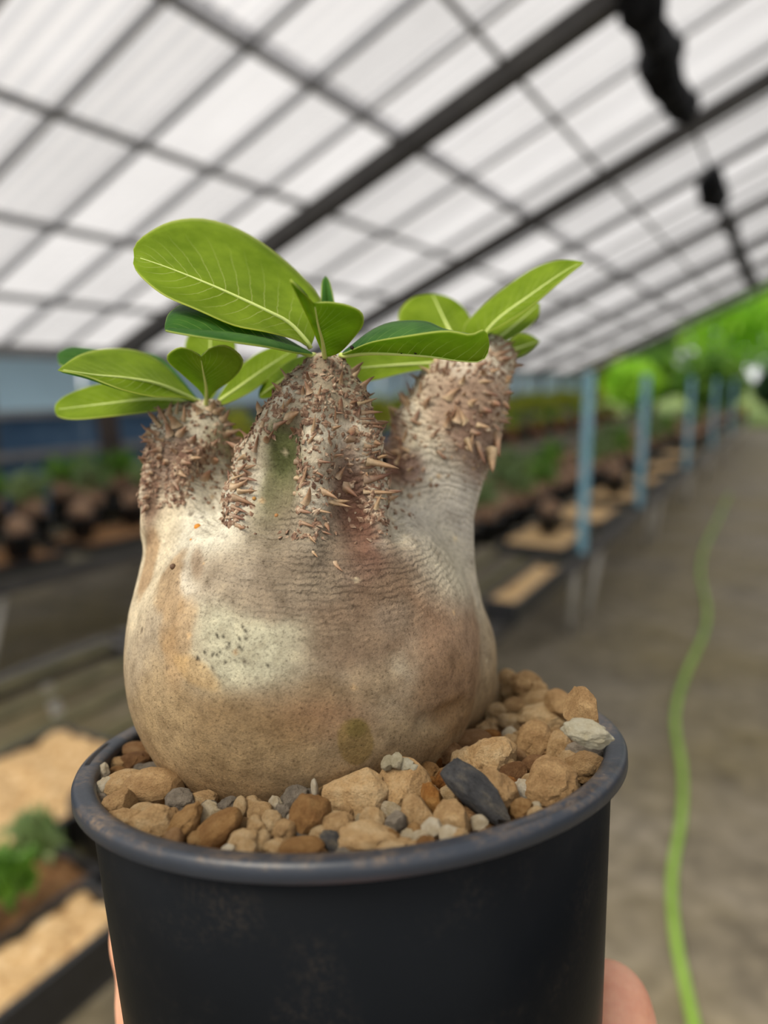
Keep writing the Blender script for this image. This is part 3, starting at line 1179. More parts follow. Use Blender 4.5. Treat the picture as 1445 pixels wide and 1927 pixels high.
patch(610, 700, 60, (122, 108, 90), 0.8, (50, 0))
patch(600, 760, 70, (150, 138, 118), 0.7, (40, 0))
patch(670, 1400, 36, (124, 104, 66), 0.9, (54, 12), 0.08, 0.3)
patch(672, 1372, 22, (112, 98, 54), 0.7, (20, 0), 0.3, 0.5)
patch(860, 1345, 60, (126, 100, 68), 0.6, (30, -25))
# dark pores and pale lenticels
prng = np.random.default_rng(5)
for k in range(26):
    x, y = 455 + 42 * prng.normal(), 1232 + 26 * prng.normal()
    d = hit(x, y, sdf_plant)
    if d:
        r = np.linalg.norm(PV - P(x, y, d), axis=1) / (3.6 * d / FPX)
        blend(0.9 * (1 - sm(r, 0.6, 1.3)), (40, 34, 28))
for k in range(260):
    i = prng.integers(len(PV))
    x, y, z = project(PV[i])
    if PN[i] @ (CAM - PV[i]) < 0 or y < 850 or y > 1300:
        continue
    r = np.linalg.norm(PV - PV[i], axis=1) / (prng.uniform(3.0, 6.5) * z / FPX)
    blend(0.75 * (1 - sm(r, 0.5, 1.3)), [(205, 190, 160), (190, 160, 120), (66, 54, 44), (88, 74, 60)][k % 4])
ca_ = caudex_me.color_attributes.new('bark', 'FLOAT_COLOR', 'POINT')
ca_.data.foreach_set('color', np.c_[col, np.ones(len(col))].astype(np.float32).ravel())
ra_ = caudex_me.attributes.new('ring', 'FLOAT', 'POINT')
ra_.data.foreach_set('value', ring.astype(np.float32))


def bark_material():
    m, nt, b, out = new_mat('silvery_brown_bark')
    at = nt.nodes.new('ShaderNodeAttribute')
    at.attribute_name = 'bark'
    rg = nt.nodes.new('ShaderNodeAttribute')
    rg.attribute_name = 'ring'
    n1 = noise_tex(nt, 260, 6, 0.65)
    n2 = noise_tex(nt, 1700, 6, 0.75)
    n3 = noise_tex(nt, 5200, 3, 0.6)
    f1, f2 = noise_tex(nt, 307, 6, 0.65), noise_tex(nt, 1910, 6, 0.75)
    r1 = ramp(nt, [(0.28, (0.55, 0.52, 0.49, 1)), (0.5, (1, 1, 1, 1)), (0.70, (1.32, 1.31, 1.27, 1))])
    nt.links.new(f1.outputs['Fac'], r1.inputs['Fac'])
    c = mix_rgb(nt, 'MULTIPLY', 0.8, at.outputs['Color'], r1.outputs['Color'])
    r2 = ramp(nt, [(0.32, (0.35, 0.32, 0.29, 1)), (0.46, (1, 1, 1, 1)), (0.70, (1.3, 1.28, 1.24, 1))])
    nt.links.new(f2.outputs['Fac'], r2.inputs['Fac'])
    c = mix_rgb(nt, 'MULTIPLY', 0.9, c, r2.outputs['Color'])
    # growth wrinkles round each branch
    n0 = noise_tex(nt, 55, 3, 0.5)
    ph = math_n(nt, 'MULTIPLY_ADD', n1.outputs['Fac'], 17.0)
    nt.links.new(math_n(nt, 'MULTIPLY', rg.outputs['Fac'], 2 * math.pi / 0.00125), ph.node.inputs[2])
    wave = math_n(nt, 'MULTIPLY_ADD', math_n(nt, 'SINE', ph), 0.5)
    wave.node.inputs[2].default_value = 0.5
    rmask = ramp(nt, [(0.020, (0, 0, 0, 1)), (0.028, (1, 1, 1, 1)), (0.046, (1, 1, 1, 1)), (0.058, (0, 0, 0, 1))])
    nt.links.new(rg.outputs['Fac'], rmask.inputs['Fac'])
    wm = math_n(nt, 'MULTIPLY', math_n(nt, 'MULTIPLY', wave, ramp_out(nt, n0.outputs['Fac'], 0.34, 0.52)), rmask.outputs['Color'])
    nt.links.new(c, b.inputs['Base Color'])
    b.inputs['Roughness'].default_value = 0.62
    b.inputs['Specular IOR Level'].default_value = 0.095
    h = math_n(nt, 'ADD', math_n(nt, 'MULTIPLY', n2.outputs['Fac'], 0.8), math_n(nt, 'MULTIPLY', wm, -1.5))
    h = math_n(nt, 'ADD', h, math_n(nt, 'MULTIPLY', n3.outputs['Fac'], 0.35))
    h = math_n(nt, 'ADD', h, math_n(nt, 'MULTIPLY', n1.outputs['Fac'], 0.9))
    bump(nt, b, h, 0.6, 0.0007)
    return m


plant = empty('caudex_plant', pot_world(0, 0, -0.004))
tag(plant, 'fat three branched spiny caudex plant with rounded green leaves in the black pot', 'plant')
PINV = Matrix.Translation(-plant.location)


def plant_part(name, me, mat, smooth=True, parent=None):
    o = put(name, me, mat, parent or plant, smooth)
    if parent is None:
        o.matrix_parent_inverse = PINV
    return o


caudex = plant_part('caudex', caudex_me, bark_material())
caudex['label'] = 'swollen silvery brown bottle shaped stem'

# ------------------------------------------------------------------ spines


def spine_mesh(name, bend, fat, seed):
    g = np.random.default_rng(seed)
    vv, ff = [], []
    nr, ns = 6, 7
    for i in range(nr):
        t = i / (nr - 1)
        r = fat * ((1 - t) ** 0.75 * 0.9 + 0.05) * (1.25 if i == 0 else 1)
        for k in range(ns):
            a = 2 * math.pi * k / ns
            rr = r * (1 + 0.18 * g.normal() * (1 - t))
            vv.append((rr * math.cos(a) + bend * t * t, rr * 0.7 * math.sin(a), t - 0.08))
    for i in range(nr - 1):
        for k in range(ns):
            k2 = (k + 1) % ns
            ff.append((i * ns + k, i * ns + k2, (i + 1) * ns + k2, (i + 1) * ns + k))
    ff.append(tuple((nr - 1) * ns + k for k in range(ns)))
    return mesh(name, vv, ff)


def spine_material():
    m, nt, b, out = new_mat('woody_spine')
    tc = nt.nodes.new('ShaderNodeTexCoord')
    sep = nt.nodes.new('ShaderNodeSeparateXYZ')
    nt.links.new(tc.outputs['Object'], sep.inputs[0])
    oi = nt.nodes.new('ShaderNodeObjectInfo')
    n = noise_tex(nt, 5, 4, 0.7)
    r = ramp(nt, [(0.0, srgb(176, 156, 130)), (0.45, srgb(142, 106, 80)), (0.8, srgb(104, 62, 46)), (1.0, srgb(58, 34, 28))])
    nt.links.new(sep.outputs['Z'], r.inputs['Fac'])
    r2 = ramp(nt, [(0.0, srgb(190, 165, 125)), (0.5, srgb(150, 116, 88)), (1.0, srgb(105, 70, 58))])
    nt.links.new(oi.outputs['Random'], r2.inputs['Fac'])
    c = mix_rgb(nt, 'MIX', 0.45, r.outputs['Color'], r2.outputs['Color'])
    r3 = ramp(nt, [(0.3, (0.6, 0.58, 0.56, 1)), (0.7, (1.2, 1.2, 1.2, 1))])
    nt.links.new(n.outputs['Fac'], r3.inputs['Fac'])
    c = mix_rgb(nt, 'MULTIPLY', 0.8, c, r3.outputs['Color'])
    nt.links.new(c, b.inputs['Base Color'])
    b.inputs['Roughness'].default_value = 0.55
    return m


M_SPINE = spine_material()
spine_mes = [spine_mesh('spine', bd, ft, k) for k, (bd, ft) in enumerate(((0.05, 0.16), (0.25, 0.2), (-0.2, 0.22), (0.12, 0.13), (0.35, 0.3), (0.0, 0.28)))]
for me in spine_mes:
    me.materials.append(M_SPINE)
srng = np.random.default_rng(11)
n_spine = 0


def spine_at(base, direction, length, kind=None, fat=1.0):
    global n_spine
    me = spine_mes[srng.integers(len(spine_mes)) if kind is None else kind]
    o = plant_part('spine', me, None, True)
    d = Vector(direction).normalized()
    q = d.to_track_quat('Z', 'Y') @ Quaternion((0, 0, 1), srng.random() * 6.28)
    o.matrix_basis = Matrix.Translation(Vector(base)) @ q.to_matrix().to_4x4() @ Matrix.Diagonal((length * fat, length * fat, length, 1))
    n_spine += 1


def spine_px(x0, y0, x1, y1, dz=-0.001, kind=None, fat=1.0):
    d = hit(x0, y0, sdf_plant)
    if d is None:
        return
    a, b = P(x0, y0, d), P(x1, y1, d + dz)
    spine_at(a, b - a, np.linalg.norm(b - a), kind, fat)


for s in ((675, 760, 714, 748), (682, 776, 724, 774), (678, 787, 711, 791), (684, 796, 728, 797), (660, 822, 715, 841), (672, 815, 720, 832), (684, 856, 721, 850),
          (694, 868, 755, 880), (680, 880, 711, 884), (688, 902, 744, 901), (690, 914, 718, 914), (688, 926, 752, 926), (694, 934, 733, 938), (684, 944, 738, 955),
          (690, 974, 712, 978), (698, 968, 729, 987), (690, 800, 730, 803), (686, 840, 716, 846), (696, 890, 724, 893), (700, 956, 728, 962)):
    spine_px(*s, dz=0.0005, kind=(0, 1, 3)[srng.integers(3)], fat=1.0)
for s in ((588, 812, 597, 778), (583, 830, 594, 816), (620, 834, 622, 812), (560, 868, 615, 880), (566, 914, 582, 876), (576, 945, 592, 916), (618, 943, 664, 958),
          (562, 960, 590, 968), (560, 900, 584, 906), (570, 985, 592, 990), (582, 1010, 594, 1020), (612, 985, 626, 1000), (630, 1060, 640, 1078), (590, 1040, 600, 1050),
          (494, 800, 504, 764), (520, 800, 548, 788), (480, 846, 488, 812), (450, 884, 470, 872), (440, 900, 462, 892), (438, 918, 470, 910), (444, 938, 480, 944),
          (440, 955, 470, 966), (438, 972, 462, 970), (462, 880, 484, 876), (456, 900, 490, 902), (452, 925, 486, 922), (448, 990, 464, 1000), (432, 880, 420, 872),
          (540, 760, 556, 744), (530, 775, 536, 752), (505, 825, 520, 806), (640, 770, 648, 748), (630, 790, 634, 766), (600, 742, 606, 722), (570, 742, 566, 720),
          (600, 868, 628, 874), (594, 888, 612, 900), (606, 925, 640, 930), (600, 960, 624, 968), (606, 1000, 628, 1008), (556, 930, 590, 940)):
    spine_px(*s, dz=-0.0018, kind=(0, 1, 2, 3)[srng.integers(4)], fat=1.05)
for s in ((275, 800, 262, 792), (280, 815, 262, 818), (285, 830, 264, 826), (292, 790, 280, 768), (304, 782, 296, 760), (318, 778, 316, 758), (332, 776, 334, 752), (300, 800, 274, 776),
          (316, 800, 302, 774), (330, 800, 322, 770), (345, 790, 352, 762), (296, 816, 272, 806), (306, 828, 286, 826), (320, 816, 310, 792), (340, 815, 352, 800), (360, 830, 376, 820),
          (300, 846, 278, 846), (352, 850, 372, 846), (362, 862, 384, 858), (345, 870, 362, 874), (338, 890, 352, 900), (330, 910, 340, 926), (420, 790, 440, 776), (425, 800, 448, 794),
          (430, 815, 458, 808), (405, 776, 420, 760), (398, 770, 404, 750), (376, 775, 366, 756), (282, 870, 272, 872), (284, 890, 272, 894), (280, 910, 270, 916), (276, 935, 266, 940),
          (274, 955, 266, 962), (300, 860, 290, 868), (312, 870, 300, 878), (330, 850, 318, 846), (436, 826, 462, 820), (440, 835, 466, 836)):
    spine_px(*s, dz=-0.0016, fat=1.35)
for s in ((772, 740, 764, 712), (765, 760, 742, 742), (820, 700, 828, 676), (838, 700, 846, 672), (852, 690, 866, 668), (950, 680, 972, 664), (958, 700, 972, 700), (952, 720, 968, 712),
          (950, 740, 968, 738), (948, 760, 962, 764), (945, 775, 962, 780), (935, 820, 934, 868), (925, 850, 926, 900), (900, 835, 910, 880), (880, 830, 890, 860), (930, 800, 944, 812),
          (780, 790, 792, 772), (815, 820, 830, 802), (800, 760, 812, 740), (845, 750, 856, 722), (860, 790, 866, 760), (842, 800, 848, 772), (905, 770, 930, 776), (915, 740, 940, 742),
          (905, 720, 930, 712), (900, 800, 926, 804), (870, 720, 880, 700), (885, 760, 896, 744), (840, 780, 850, 768), (925, 700, 946, 690), (935, 670, 962, 648), (940, 655, 972, 636),
          (880, 690, 890, 672), (900, 690, 914, 676), (760, 830, 764, 800), (752, 850, 756, 820), (748, 870, 756, 850), (770, 885, 782, 876), (740, 790, 732, 770), (745, 810, 738, 792),
          (890, 815, 912, 822), (858, 835, 874, 846), (825, 850, 838, 866), (940, 790, 962, 798), (792, 735, 786, 714)):
    spine_px(*s, dz=-0.0016, fat=1.2)
# the rest, all round the three branches
cand = srng.permutation(len(PV))
kept = []
for i in cand:
    if n_spine >= 296:
        break
    lim = min(dC[i] / 0.034, dL[i] / 0.022, dR[i] / 0.033)
    if lim > 1 or min(dC[i], dL[i], dR[i]) < 0.006:
        continue
    x, y, z = project(PV[i])
    facing = PN[i] @ (CAM - PV[i]) > 0
    if facing and 470 < x < 570 and y > 830:
        continue
    if kept and np.min(np.linalg.norm(np.array(kept) - PV[i], axis=1)) < 0.0022:
        continue
    kept.append(PV[i])
    n = PN[i] + 0.35 * srng.normal(size=3) + np.array([0, 0, 0.25])
    spine_at(PV[i], n, srng.uniform(0.0016, 0.0034), None, 1.3)

# crusty flakes between the spines, thickest along the ridges
rdist = np.min([np.abs(sd_cone(PV, a, b, 0.0, 0.0)) for a, b, ra, rb in ridges], 0)
vv, ff = [], []
made = 0
for i in srng.permutation(len(PV)):
    if made >= 3600:
        break
    lim = min(dC[i] / 0.040, dL[i] / 0.028, dR[i] / 0.040)
    if lim > 1 or min(dC[i], dL[i], dR[i]) < 0.002:
        continue
    onr = np.exp(-(rdist[i] / 0.0022) ** 2)
    if srng.random() > 0.42 - lim * 0.36 + onr:
        continue
    x, y, z = project(PV[i])
    if 480 < x < 560 and 830 < y < 1000:
        continue
    n = PN[i]
    t = np.cross(n, srng.normal(size=3))
    t /= np.linalg.norm(t)
    bvec = np.cross(n, t)
    s = srng.uniform(0.0003, 0.0009) * (1 + 0.6 * onr)
    c = PV[i]
    k0 = len(vv)
    lift = srng.uniform(0.2, 0.8) * s
    vv += [c + t * s + n * lift, c + bvec * s * 0.6 + n * lift * 0.4, c - t * s * 0.9 - n * 0.0001, c - bvec * s * 0.6 + n * lift * 0.3, c + n * (lift * 0.5 + 0.0002), c - n * 0.0002]
    ff += [(k0, k0 + 1, k0 + 4), (k0 + 1, k0 + 2, k0 + 4), (k0 + 2, k0 + 3, k0 + 4), (k0 + 3, k0, k0 + 4), (k0 + 1, k0, k0 + 5), (k0, k0 + 3, k0 + 5), (k0 + 3, k0 + 2, k0 + 5), (k0 + 2, k0 + 1, k0 + 5)]
    made += 1
fl = plant_part('bark_flakes', mesh('bark_flakes', vv, ff), simple('bark_flake', [srgb(74, 52, 44), srgb(132, 104, 84), srgb(196, 180, 156)], 900, 0.8), False)
fl['kind'] = 'stuff'
for x, y, r, c1 in ((372, 992, 7, (176, 116, 40)), (325, 1066, 6, (86, 66, 50)), (478, 938, 4, (150, 112, 60)), (520, 970, 4, (140, 100, 60)), (360, 1016, 3, (170, 120, 60))):
    d = hit(x, y, sdf_plant)
    o = plant_part('bark_nodule', lump_mesh('bark_nodule', r * d / FPX, r, 2, 0.2), simple('nodule_%d' % x, [srgb(*c1), srgb(*[min(255, int(q * 1.2)) for q in c1])], 800, 0.6))
    o.location = tuple(P(x, y, d))

# ------------------------------------------------------------------ leaves


def leaf_material(name, c_dark, c_mid, c_vein, gloss):
    m, nt, b, out = new_mat(name)
    uv = nt.nodes.new('ShaderNodeAttribute')
    uv.attribute_name = 'leafuv'
    sep = nt.nodes.new('ShaderNodeSeparateXYZ')
    nt.links.new(uv.outputs['Vector'], sep.inputs[0])
    au = math_n(nt, 'ABSOLUTE', sep.outputs['X'])
    n = noise_tex(nt, 150, 4, 0.6)
    n2 = noise_tex(nt, 1400, 3, 0.6)
    r = ramp(nt, [(0.3, c_dark), (0.7, c_mid)])
    nt.links.new(n.outputs['Fac'], r.inputs['Fac'])
    # side veins leave the midrib at an angle
    ph = math_n(nt, 'SUBTRACT', math_n(nt, 'MULTIPLY', sep.outputs['Y'], 15.0), math_n(nt, 'MULTIPLY', au, 2.6))
    ph = math_n(nt, 'ADD', ph, math_n(nt, 'MULTIPLY', n.outputs['Fac'], 0.7))
    fr = math_n(nt, 'ABSOLUTE', math_n(nt, 'SUBTRACT', math_n(nt, 'FRACT', ph), 0.5))
    vein = ramp_out(nt, fr, 0.445, 0.488)
    fade = ramp(nt, [(0.1, (1, 1, 1, 1)), (0.8, (0.0, 0.0, 0.0, 1))])
    nt.links.new(au, fade.inputs['Fac'])
    vein = math_n(nt, 'MULTIPLY', vein, fade.outputs['Color'])
    c = mix_rgb(nt, 'MIX', math_n(nt, 'MULTIPLY', vein, 0.75), r.outputs['Color'], c_vein)
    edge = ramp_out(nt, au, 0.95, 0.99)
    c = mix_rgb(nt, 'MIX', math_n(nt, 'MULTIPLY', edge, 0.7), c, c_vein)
    sp = ramp_out(nt, n2.outputs['Fac'], 0.72, 0.78)
    c = mix_rgb(nt, 'MIX', math_n(nt, 'MULTIPLY', sp, 0.35), c, srgb(60, 60, 20))
    nt.links.new(c, b.inputs['Base Color'])
    b.inputs['Roughness'].default_value = gloss
    b.inputs['Specular IOR Level'].default_value = 0.095
    bump(nt, b, math_n(nt, 'ADD', math_n(nt, 'MULTIPLY', vein, -0.6), n2.outputs['Fac']), 0.18, 0.0004)
    t = nt.nodes.new('ShaderNodeBsdfTranslucent')
    tcol = mix_rgb(nt, 'MULTIPLY', 1.0, c, (1.4, 1.28, 0.8, 1))
    nt.links.new(tcol, t.inputs['Color'])
    mx = nt.nodes.new('ShaderNodeMixShader')
    mx.inputs[0].default_value = 0.62
    nt.links.new(b.outputs[0], mx.inputs[1])
    nt.links.new(t.outputs[0], mx.inputs[2])
    nt.links.new(mx.outputs[0], out.inputs['Surface'])
    return m


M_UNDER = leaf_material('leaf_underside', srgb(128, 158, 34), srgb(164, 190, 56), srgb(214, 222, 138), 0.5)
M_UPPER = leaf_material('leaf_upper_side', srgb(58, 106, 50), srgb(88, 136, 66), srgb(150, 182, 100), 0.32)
M_MIDRIB = simple('leaf_midrib', [srgb(186, 204, 112), srgb(204, 216, 136)], 200, 0.5)


def leaf(mid, a, b, upper, see='under', half=None, cup=0.0, thick=0.00028, rib=0.0010):
    """a leaf lofted between its midrib and its two margins; upper: +1 or -1, the side of its glossy face"""
    m_, a_, b_ = [np.array([P(*q) for q in s]) for s in (mid, [mid[0]] + a + [mid[-1]], [mid[0]] + b + [mid[-1]])]
    N, H = 30, 7
    m_, a_, b_ = catmull(m_, N), catmull(a_, N), catmull(b_, N)
    G = np.zeros((N, 2 * H + 1, 3))
    U = np.zeros((N, 2 * H + 1, 2))
    for j in range(2 * H + 1):
        u = (j - H) / H
        e = a_ if u < 0 else b_
        G[:, j] = m_ + (e - m_) * abs(u)
        U[:, j, 0] = u
        U[:, j, 1] = np.linspace(0, 1, N)
    # blade bellies a little between rib and margin
    du = np.gradient(G, axis=1)
    dv = np.gradient(G, axis=0)
    nrm = np.cross(du, dv)
    ln = np.linalg.norm(nrm, axis=2, keepdims=True)
    nrm = nrm / np.maximum(ln, 1e-9)
    vis = {None: nrm[4:-4], 'a': nrm[4:-4, :H - 1], 'b': nrm[4:-4, H + 2:]}[half].reshape(-1, 3).mean(0) @ (CAM - m_[N // 2])
    upper = (1 if vis > 0 else -1) * (1 if see == 'top' else -1)
    wid = np.linalg.norm(a_ - m_, axis=1) + np.linalg.norm(b_ - m_, axis=1)
    belly = 4 * np.abs(U[..., 0]) * (1 - np.abs(U[..., 0])) * wid[:, None] * 0.035
    G = G + nrm * (upper * belly)[..., None]
    avg = nrm.reshape(-1, 3).mean(0)
    K = 2 * H + 1
    tt = thick * (1 - 0.5 * np.abs(U[..., 0]) ** 3)
    top = G + nrm * (upper * tt)[..., None]
    bot = G - nrm * (upper * tt)[..., None]
    V = np.vstack([top.reshape(-1, 3), bot.reshape(-1, 3)])
    UVv = np.vstack([U.reshape(-1, 2), U.reshape(-1, 2)])
    f, mi = [], []
    o = N * K
    for i in range(N - 1):
        for j in range(K - 1):
            q = (i * K + j, i * K + j + 1, (i + 1) * K + j + 1, (i + 1) * K + j)
            f.append(q if upper > 0 else q[::-1]); mi.append(0)
            q2 = tuple(o + t for t in q)
            f.append(q2[::-1] if upper > 0 else q2); mi.append(1)
        for j in (0, K - 1):
            q = (i * K + j, (i + 1) * K + j, o + (i + 1) * K + j, o + i * K + j)
            f.append(q if (j == 0) == (upper > 0) else q[::-1]); mi.append(1)
    me = mesh('leaf', V, f)
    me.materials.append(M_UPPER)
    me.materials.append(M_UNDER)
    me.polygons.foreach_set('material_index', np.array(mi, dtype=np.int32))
    at = me.attributes.new('leafuv', 'FLOAT_VECTOR', 'POINT')
    at.data.foreach_set('vector', np.c_[UVv, np.zeros(len(UVv))].astype(np.float32).ravel())
    ob = plant_part('leaf', me, None)
    under = m_ - nrm[:, H] * upper * thick
    sc = np.linspace(1, 0.12, N) * rib * 0.5
    put('midrib', tube('midrib', under[:-1], sc[:-1], 8), M_MIDRIB, ob)
    return ob


LEAVES = [
    dict(mid=[(584, 655, .141), (545, 612, .139), (500, 587, .137), (410, 545, .135), (320, 508, .134), (252, 484, .134)],
         a=[(606, 575, .148), (568, 520, .153), (500, 462, .155), (440, 428, .154), (380, 412, .151), (320, 418, .146), (270, 445, .139), (252, 466, .136)],
         b=[(560, 640, .137), (500, 624, .129), (440, 612, .127), (370, 582, .126), (310, 556, .127), (270, 525, .130), (252, 502, .133)], upper=1),
    dict(mid=[(592, 668, .140), (540, 652, .135), (450, 634, .128), (370, 626, .125), (310, 621, .124)],
         a=[(552, 648, .141), (505, 618, .143), (465, 588, .143), (400, 570, .140), (350, 571, .136), (320, 588, .130), (311, 608, .126)],
         b=[(556, 664, .133), (500, 653, .125), (430, 643, .121), (360, 632, .120), (318, 624, .122)], upper=1, see='top', half='a'),
    dict(mid=[(612, 672, .138), (607, 640, .130), (598, 605, .122), (591, 570, .117)],
         a=[(603, 655, .134), (585, 612, .124), (563, 565, .116), (545, 527, .111), (562, 542, .112)],
         b=[(640, 662, .134), (668, 632, .128), (684, 608, .123), (680, 588, .120), (655, 575, .118), (620, 569, .117)], upper=1),
    dict(mid=[(616, 640, .152), (618, 590, .153), (613, 519, .155)], a=[(604, 600, .151), (604, 560, .152), (606, 530, .154)], b=[(632, 600, .151), (628, 565, .152), (620, 530, .154)], upper=1, see='top'),
    dict(mid=[(640, 668, .140), (700, 662, .133), (800, 667, .127), (865, 676, .125), (905, 676, .124), (921, 650, .124)],
         a=[(660, 652, .140), (700, 622, .141), (742, 606, .141), (800, 605, .139), (838, 620, .135), (890, 630, .130), (915, 640, .126)],
         b=[(660, 660, .135), (700, 644, .127), (770, 632, .120), (840, 623, .118), (885, 630, .118), (912, 621, .121)], upper=1, see='under', half='b'),
    dict(mid=[(600, 672, .150), (545, 708, .156), (487, 748, .162)], a=[(580, 668, .154), (545, 680, .160), (508, 708, .163), (490, 732, .163)], b=[(590, 700, .152), (555, 725, .155), (520, 744, .159), (496, 750, .161)], upper=-1),
    dict(mid=[(404, 764, .160), (455, 728, .164), (505, 692, .168), (562, 655, .173)], a=[(416, 740, .163), (445, 698, .168), (482, 667, .171), (530, 649, .174)], b=[(430, 757, .159), (470, 738, .160), (520, 703, .164), (555, 677, .169)], upper=-1),
    dict(mid=[(372, 757, .159), (300, 726, .151), (240, 714, .147), (178, 708, .144), (108, 697, .141)],
         a=[(345, 725, .160), (302, 682, .163), (255, 660, .164), (200, 657, .161), (150, 669, .153)],
         b=[(345, 748, .153), (290, 746, .146), (240, 736, .143), (205, 724, .142), (172, 711, .142), (140, 702, .141)], upper=1),
    dict(mid=[(378, 757, .163), (300, 700, .172), (200, 680, .172), (108, 676, .170)], a=[(300, 672, .176), (220, 662, .176), (160, 655, .175), (130, 654, .174), (110, 664, .172)], b=[(300, 715, .168), (220, 700, .167), (150, 694, .167), (115, 688, .168)], upper=-1, see='top'),
    dict(mid=[(376, 760, .163), (290, 753, .163), (200, 762, .163), (103, 773, .163)], a=[(350, 740, .165), (270, 722, .167), (190, 723, .168), (130, 742, .167), (106, 760, .165)], b=[(350, 757, .161), (290, 773, .159), (200, 784, .158), (140, 789, .159), (110, 784, .161)], upper=1),
    dict(mid=[(388, 762, .158), (388, 728, .150), (382, 695, .142), (378, 672, .138)],
         a=[(378, 738, .152), (345, 706, .145), (318, 682, .140), (315, 668, .138), (338, 654, .136), (362, 660, .137)],
         b=[(402, 740, .152), (440, 710, .145), (457, 686, .140), (452, 668, .138), (425, 650, .136), (396, 655, .137)], upper=1),
    dict(mid=[(392, 762, .164), (395, 690, .176), (397, 612, .186)], a=[(380, 735, .168), (352, 690, .176), (349, 645, .181), (368, 615, .185)], b=[(408, 735, .168), (438, 690, .176), (443, 645, .181), (425, 615, .185)], upper=-1),
    dict(mid=[(884, 668, .176), (850, 630, .182), (812, 553, .192)], a=[(850, 660, .177), (790, 648, .180), (753, 612, .184), (752, 585, .187), (776, 561, .190)], b=[(890, 640, .181), (886, 602, .187), (868, 575, .190), (842, 559, .191)], upper=-1),
    dict(mid=[(892, 660, .172), (935, 606, .166), (1000, 557, .163), (1060, 515, .161), (1099, 494, .159)],
         a=[(872, 622, .174), (892, 592, .174), (940, 549, .173), (1000, 508, .171), (1042, 492, .167), (1075, 490, .162)],
         b=[(908, 632, .167), (945, 612, .161), (1000, 576, .159), (1050, 533, .158), (1085, 504, .158)], upper=1),
    dict(mid=[(905, 662, .174), (955, 626, .176), (1016, 573, .180)], a=[(915, 638, .177), (940, 608, .180), (980, 580, .182), (1005, 568, .182)], b=[(925, 655, .172), (950, 643, .172), (988, 620, .174), (1012, 596, .177)], upper=-1),
    dict(mid=[(925, 672, .178), (985, 653, .184), (1016, 642, .187)], a=[(950, 650, .182), (975, 630, .186), (998, 631, .187)], b=[(960, 675, .180), (985, 668, .182), (1006, 653, .185)], upper=-1),
    dict(mid=[(862, 682, .172), (800, 686, .168), (730, 690, .163), (640, 697, .159)], a=[(820, 673, .170), (760, 661, .169), (700, 658, .167), (655, 666, .163), (641, 682, .160)], b=[(830, 690, .168), (770, 699, .164), (710, 714, .160), (665, 720, .158), (645, 712, .158)], upper=-1),
]
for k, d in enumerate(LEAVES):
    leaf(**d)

# ------------------------------------------------------------------ substrate and stones
soil_me = lathe('potting_soil', [(0.0, -0.0046), (0.02, -0.0044), (0.04, -0.0050), (0.0465, -0.0056), (0.0465, -0.02)], 64)
M_SOIL = simple('dark_substrate', [srgb(112, 84, 56), srgb(146, 112, 76), srgb(172, 138, 98)], 500, 0.95, 0.8, 0.001, 900)
o = put('potting_soil', soil_me, M_SOIL)
o.matrix_world = POT_M
tag(o, 'gritty brown soil between the tan stones in the black pot', 'soil', kind='stuff')


def stone_material(name, c1, c2, c3, pores=0.5, rough=0.9):
    m, nt, b, out = new_mat(name)
    n = noise_tex(nt, 1.6, 6, 0.65)
    n2 = noise_tex(nt, 9, 6, 0.75)
    n3 = noise_tex(nt, 30, 3, 0.7)
    oi = nt.nodes.new('ShaderNodeObjectInfo')
    f = math_n(nt, 'MULTIPLY_ADD', oi.outputs['Random'], 0.35)
    nt.links.new(math_n(nt, 'SUBTRACT', n.outputs['Fac'], 0.17), f.node.inputs[2])
    r = ramp(nt, [(0.28, c1), (0.5, c2), (0.74, c3)])
    nt.links.new(f, r.inputs['Fac'])
    r2 = ramp(nt, [(0.34, (0.62, 0.56, 0.50, 1)), (0.49, (1, 1, 1, 1)), (0.72, (1.2, 1.18, 1.14, 1))])
    nf = noise_tex(nt, 11.7, 6, 0.75)
    nt.links.new(nf.outputs['Fac'], r2.inputs['Fac'])
    c = mix_rgb(nt, 'MULTIPLY', pores, r.outputs['Color'], r2.outputs['Color'])
    nt.links.new(c, b.inputs['Base Color'])
    b.inputs['Roughness'].default_value = rough
    b.inputs['Specular IOR Level'].default_value = 0.2
    h = math_n(nt, 'ADD', math_n(nt, 'MULTIPLY', n2.outputs['Fac'], 1.0), math_n(nt, 'MULTIPLY', n3.outputs['Fac'], 0.4))
    bump(nt, b, h, 1.0, 0.0012)
    return m


